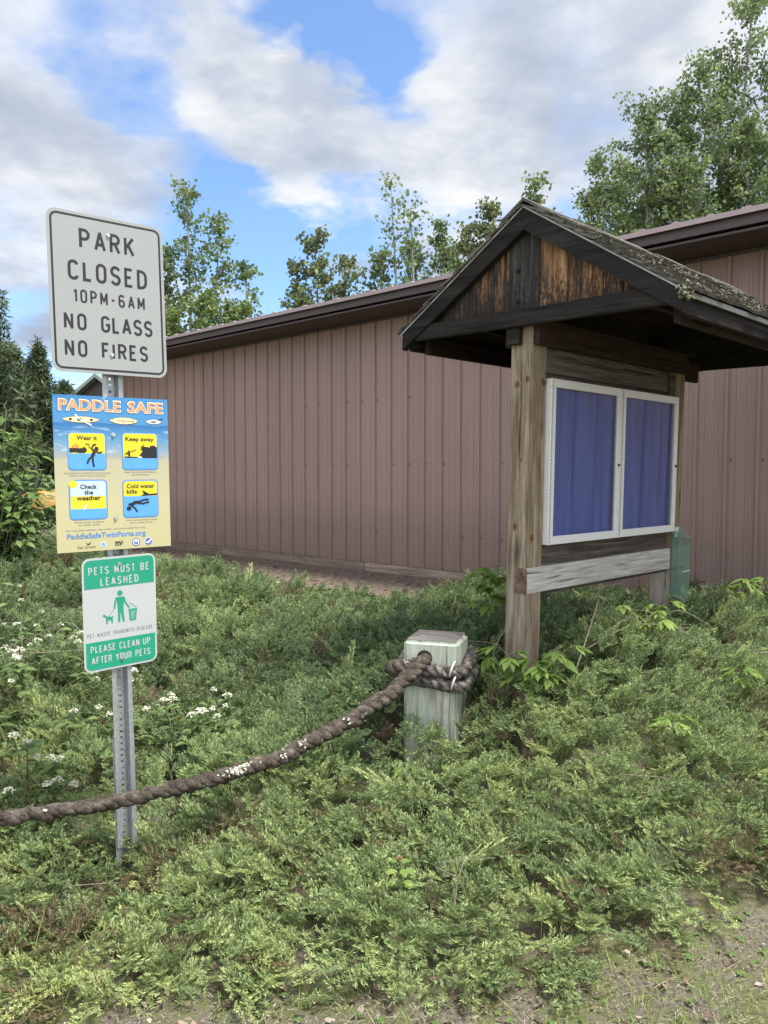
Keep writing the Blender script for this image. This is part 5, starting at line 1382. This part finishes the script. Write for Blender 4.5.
# ------------------------------------------------------------------ grass, litter on the open soil
rg = np.random.RandomState(77)
X, Y = cand(60000, -2.2, 3.6, 1.9, 4.6); e = Y - np.interp(X, EX, EY)
pr = np.where(e < .1, .25 + .75 * sstep((vnoise(X, Y, 2.4, 14) - .35) / .3) * sstep((X + .2) / .9 + .2), 0) + np.exp(-((X + 1.2) ** 2 + (Y - 2.45) ** 2) / .03) * 2 * (e > -.1)
keep = (rg.uniform(size=len(X)) < pr * .75) & (np.abs(X) < .56 * Y + .6); X, Y = X[keep], Y[keep]; n = len(X)
az = rg.uniform(0, 2 * PI, n); ln = rg.uniform(.015, .06, n) * np.where(rg.uniform(size=n) < .08, 2, 1) * np.where((X < -1) & (Y > 2.3), 2.6, 1); le = rg.uniform(.2, 1.2, n); w_ = rg.uniform(.0012, .0028, n)
Zg = ground(X, Y); b = np.stack([X, Y, Zg], 1); d_ = np.stack([np.cos(az) * np.cos(le), np.sin(az) * np.cos(le), np.sin(le)], 1); s_ = np.stack([-np.sin(az), np.cos(az), 0 * az], 1)
V = np.stack([b - s_ * w_[:, None], b + d_ * ln[:, None] * .6 - s_ * w_[:, None] * .8, b + d_ * ln[:, None] + np.array([0, 0, -.2]) * ln[:, None] * .4, b + d_ * ln[:, None] * .6 + s_ * w_[:, None] * .8], 1).reshape(-1, 3)
o = npmesh('grass', V, np.arange(n * 4).reshape(n, 4), M['grass'], rg.uniform(0, 1, n)); tag(o, 'sparse short grass and moss on the open soil in front of the junipers', 'grass', None, 'stuff')
X, Y = cand(45000, -2.2, 3.6, 1.9, 4.6); e = Y - np.interp(X, EX, EY)
keep = (rg.uniform(size=len(X)) < np.where(e < .12, .12 + .6 * sstep((vnoise(X, Y, 3.1, 19) - .35) / .3), 0)) & (np.abs(X) < .56 * Y + .6); X, Y = X[keep], Y[keep]; n = len(X)
az = rg.uniform(0, 2 * PI, n); ln = rg.uniform(.006, .03, n); le = rg.uniform(-.05, .3, n); w_ = rg.uniform(.0005, .0014, n)
b = np.stack([X, Y, ground(X, Y) + .016 + rg.uniform(0, .008, n)], 1); d_ = np.stack([np.cos(az) * np.cos(le), np.sin(az) * np.cos(le), np.sin(le)], 1); s_ = np.stack([-np.sin(az), np.cos(az), 0 * az], 1)
V = np.stack([b - s_ * w_[:, None], b + d_ * ln[:, None] - s_ * w_[:, None] * .4, b + d_ * ln[:, None] + s_ * w_[:, None] * .4, b + s_ * w_[:, None]], 1).reshape(-1, 3)
o = npmesh('dry_thatch', V, np.arange(n * 4).reshape(n, 4), M['straw'], rg.uniform(0, 1, n)); tag(o, 'pale dead grass stalks lying flat on the open soil', 'dry grass', None, 'stuff')
X, Y = cand(9000, -2.2, 3.4, 1.9, 4.4); e = Y - np.interp(X, EX, EY)
pr = np.exp(-(e + .02) ** 2 / .012) * sstep((.9 - X) / 1.0 + .25) + .10 * (e < 0)
keep = (rg.uniform(size=len(X)) < pr * .55) & (np.abs(X) < .56 * Y + .5); X, Y = X[keep], Y[keep]
lb = LB(); rs = random.Random(4)
for x, y in zip(X, Y):
    a = rs.uniform(0, 2 * PI); L = rs.uniform(.012, .042); lb.leaf((x, y, float(ground(x, y)) + rs.uniform(.004, .018)), (math.cos(a), math.sin(a), rs.uniform(-.15, .25)), (rs.uniform(-.5, .5), rs.uniform(-.5, .5), 1), L, L * rs.uniform(.4, .75), rs.random(), rs.uniform(-.3, .5), rs.uniform(-.3, .4))
o = lb.build('leaf_litter', M['litter'], None); tag(o, 'dry brown leaves and chips along the front edge of the junipers', 'leaf litter', None, 'stuff')
n = 7000; X, Y = rg.uniform(-2, 3.4, n), rg.uniform(2.0, 4.4, n); e = Y - np.interp(X, EX, EY); X, Y = X[e < .05], Y[e < .05]; n = len(X)
r_ = rg.gamma(2, .0011, n) + .001; oc = np.array([[1, 0, 0], [-1, 0, 0], [0, 1, 0], [0, -1, 0], [0, 0, .7], [0, 0, -.7]])
V = (np.stack([X, Y, ground(X, Y) + .014], 1)[:, None, :] + oc[None] * r_[:, None, None] * rg.uniform(.6, 1.4, (n, 6, 1))).reshape(-1, 3)
tri = np.array([[0, 2, 4], [2, 1, 4], [1, 3, 4], [3, 0, 4], [2, 0, 5], [1, 2, 5], [3, 1, 5], [0, 3, 5]]); F = (np.arange(n)[:, None, None] * 6 + tri[None]).reshape(-1, 3)
M['gravel'] = foliage('gravel_chip', (.09, .075, .06), (.19, .165, .14), (.33, .31, .28), 0, nsc=60, rough=.9)
o = npmesh('gravel', V, F, M['gravel'], np.repeat(rg.uniform(0, 1, n), 8)); tag(o, 'fine gravel scattered over the open soil', 'gravel', None, 'stuff')
n = 900; X, Y = rg.uniform(-1.6, 1.6, n), rg.uniform(2.4, 4.0, n); e = Y - np.interp(X, EX, EY); k = (e > -.05) & (vnoise(X, Y, 2.7, 33) > .52); X, Y = X[k], Y[k]; n = len(X)
az = rg.uniform(0, 2 * PI, n); ln = rg.uniform(.06, .17, n); le = rg.uniform(.5, 1.3, n); w_ = rg.uniform(.0012, .0026, n)
b = np.stack([X, Y, ground(X, Y) + bush_h(X, Y) - .03], 1); d_ = np.stack([np.cos(az) * np.cos(le), np.sin(az) * np.cos(le), np.sin(le)], 1); s_ = np.stack([-np.sin(az), np.cos(az), 0 * az], 1)
V = np.stack([b - s_ * w_[:, None], b + d_ * ln[:, None] * .6 - s_ * w_[:, None] * .8, b + d_ * ln[:, None] + np.array([0, 0, -.3]) * ln[:, None] * .4, b + d_ * ln[:, None] * .6 + s_ * w_[:, None] * .8], 1).reshape(-1, 3)
o = npmesh('tall_grass', V, np.arange(n * 4).reshape(n, 4), M['grass'], rg.uniform(0, 1, n)); tag(o, 'thin grass blades growing up through the front of the junipers', 'grass', None, 'stuff')
lb = LB()
X, Y = cand(1500, -.6, 3.0, 2.2, 4.0); e = Y - np.interp(X, EX, EY)
for x, y, q in zip(X, Y, e):
    if q > .06 or rs.random() < .6: continue
    a0 = rs.uniform(0, 6); L0_ = rs.uniform(.008, .022)
    for k in range(rs.randint(3, 5)):
        a = a0 + k * 1.4; lb.leaf((x, y, float(ground(x, y)) + .012), (math.cos(a), math.sin(a), .35), (0, 0, 1), L0_, L0_ * .6, rs.uniform(.2, .7), .2, .5)
o = lb.build('clover_weeds', M['dogleaf'], None); tag(o, 'tiny green weeds scattered over the open soil', 'weeds', None, 'stuff')

# ------------------------------------------------------------------ sky, sun, camera
SUN_EL, SUN_AZ = R(67), R(118)      # azimuth measured clockwise from +Y: near noon, high on the right
wd = bpy.data.worlds.new('World'); scn.world = wd; wd.use_nodes = True
t = wd.node_tree; bg = t.nodes['Background']
class W(NT):
    def __init__(s, tree): s.t = tree
wn = W(t)
sky = wn.n('ShaderNodeTexSky', sky_type='NISHITA'); sky.sun_disc = False; sky.sun_elevation = SUN_EL; sky.sun_rotation = SUN_AZ; sky.air_density = 1.0; sky.dust_density = .5; sky.ozone_density = 2.0
tc = wn.n('ShaderNodeTexCoord'); D = tc.outputs['Generated']
sp3 = wn.n('ShaderNodeSeparateXYZ'); wn.link(D, sp3.inputs[0])
zz = wn.math('ADD', wn.math('MAXIMUM', sp3.outputs[2], 0.0), .16)
cmb = wn.n('ShaderNodeCombineXYZ'); wn.link(wn.math('DIVIDE', sp3.outputs[0], zz), cmb.inputs[0]); wn.link(wn.math('DIVIDE', sp3.outputs[1], zz), cmb.inputs[1]); cmb.inputs[2].default_value = 3.7
P0 = cmb.outputs[0]
wr = wn.n('ShaderNodeTexNoise'); wn.link(P0, wr.inputs['Vector']); wr.inputs['Scale'].default_value = 1.7; wr.inputs['Detail'].default_value = 5; wr.inputs['Roughness'].default_value = .6
ws = wn.vmath('SCALE', wn.vmath('SUBTRACT', wr.outputs['Color'], (.5, .5, .5))); ws.node.inputs['Scale'].default_value = .34
DW = wn.vmath('NORMALIZE', wn.vmath('ADD', D, ws))
def dirbias(lst):
    acc = None
    for px, py, rad, amp in lst:
        u, v = (px - 384) / 770, (512 - py) / 770
        dv = Vector((u, math.cos(TH) + v * math.sin(TH), -math.sin(TH) + v * math.cos(TH))).normalized()
        dt = wn.n('ShaderNodeVectorMath', operation='DOT_PRODUCT'); wn.link(DW, dt.inputs[0]); dt.inputs[1].default_value = dv
        k = 1 / (1 - math.cos(rad / 770))
        e_ = wn.math('MULTIPLY', wn.math('POWER', 2.718, wn.math('MULTIPLY', wn.math('SUBTRACT', dt.outputs['Value'], 1.0), k)), amp)
        acc = e_ if acc is None else wn.math('ADD', acc, e_)
    return acc
bias = dirbias([(320, 55, 50, -.34), (365, 95, 45, -.36), (395, 60, 40, -.12), (240, 222, 55, -.30), (290, 265, 60, -.32), (130, 105, 50, -.24), (190, 60, 40, -.12), (25, 330, 45, -.22), (590, 120, 60, -.22), (180, 150, 40, -.10), (400, 235, 60, -.20), (270, 300, 40, -.15), (560, 200, 40, -.2), (330, 10, 40, -.15),
                (60, 140, 80, .20), (255, 110, 65, .34), (440, 150, 80, .36), (330, 170, 50, .22), (200, 40, 60, .15), (480, 40, 110, .16), (660, 60, 110, .15), (70, 20, 90, .10), (40, 260, 60, .15), (330, 185, 40, .12)])
n1 = wn.noise(P0, 2.1, 8, .55, .15)
back_fill = wn.math('MULTIPLY_ADD', sp3.outputs[1], -1.4, .35, True)
cov = wn.math('ADD', wn.math('ADD', n1, wn.math('MULTIPLY', back_fill, .10)), wn.math('ADD', wn.math('MULTIPLY', bias, .85), .0))  # extra cloud cover added behind the camera, out of view
mask = wn.ramp(cov, [(.36, .04), (.46, .36), (.55, .82), (.66, 1)])
n2 = wn.noise(P0, 2.4, 7, .58, .1)
shade = wn.math('ADD', wn.math('MULTIPLY', n2, .55), wn.math('MULTIPLY', n1, .45))
ccol = wn.ramp(shade, [(.38, (3.65, 3.65, 3.65)), (.47, (2.9, 3.0, 3.15)), (.54, (2.1, 2.3, 2.65)), (.64, (1.5, 1.75, 2.2))])
ccol = wn.mix(1.0, ccol, wn.ramp(back_fill, [(0, (1, 1, 1)), (1, (2.5, 2.46, 2.38))]), 'MULTIPLY')   # clouds behind the camera brightened, added fill for wall, signs and kiosk
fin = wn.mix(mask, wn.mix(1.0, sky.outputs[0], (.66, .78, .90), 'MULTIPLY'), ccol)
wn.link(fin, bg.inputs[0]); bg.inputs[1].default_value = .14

su = bpy.data.lights.new('sun', 'SUN'); su.energy = 3.7; su.angle = R(14); su.color = (1, .955, .89)
so = bpy.data.objects.new('sun', su); col.objects.link(so)
sd = Vector((math.sin(SUN_AZ) * math.cos(SUN_EL), math.cos(SUN_AZ) * math.cos(SUN_EL), math.sin(SUN_EL)))
so.rotation_euler = (-sd).to_track_quat('-Z', 'Y').to_euler()

cam = bpy.data.cameras.new('camera'); co_ = bpy.data.objects.new('camera', cam); col.objects.link(co_)
co_.location = (0, 0, CZ); co_.rotation_euler = (R(90) - TH, 0, 0)
cam.sensor_fit = 'VERTICAL'; cam.sensor_height = 24; cam.lens = 770 / 1024 * 24; cam.clip_start = .05; cam.clip_end = 2000
scn.camera = co_
scn.view_settings.view_transform = 'Standard'; scn.view_settings.look = 'None'; scn.view_settings.gamma = 1; scn.view_settings.use_curve_mapping = False
scn.view_settings.exposure = 1.08
scn.cycles.use_denoising = True
scn.cycles.denoiser = 'OPENIMAGEDENOISE'
scn.cycles.denoising_prefilter = 'ACCURATE'
scn.cycles.max_bounces = 6; scn.cycles.transparent_max_bounces = 12; scn.cycles.caustics_reflective = False; scn.cycles.caustics_refractive = False
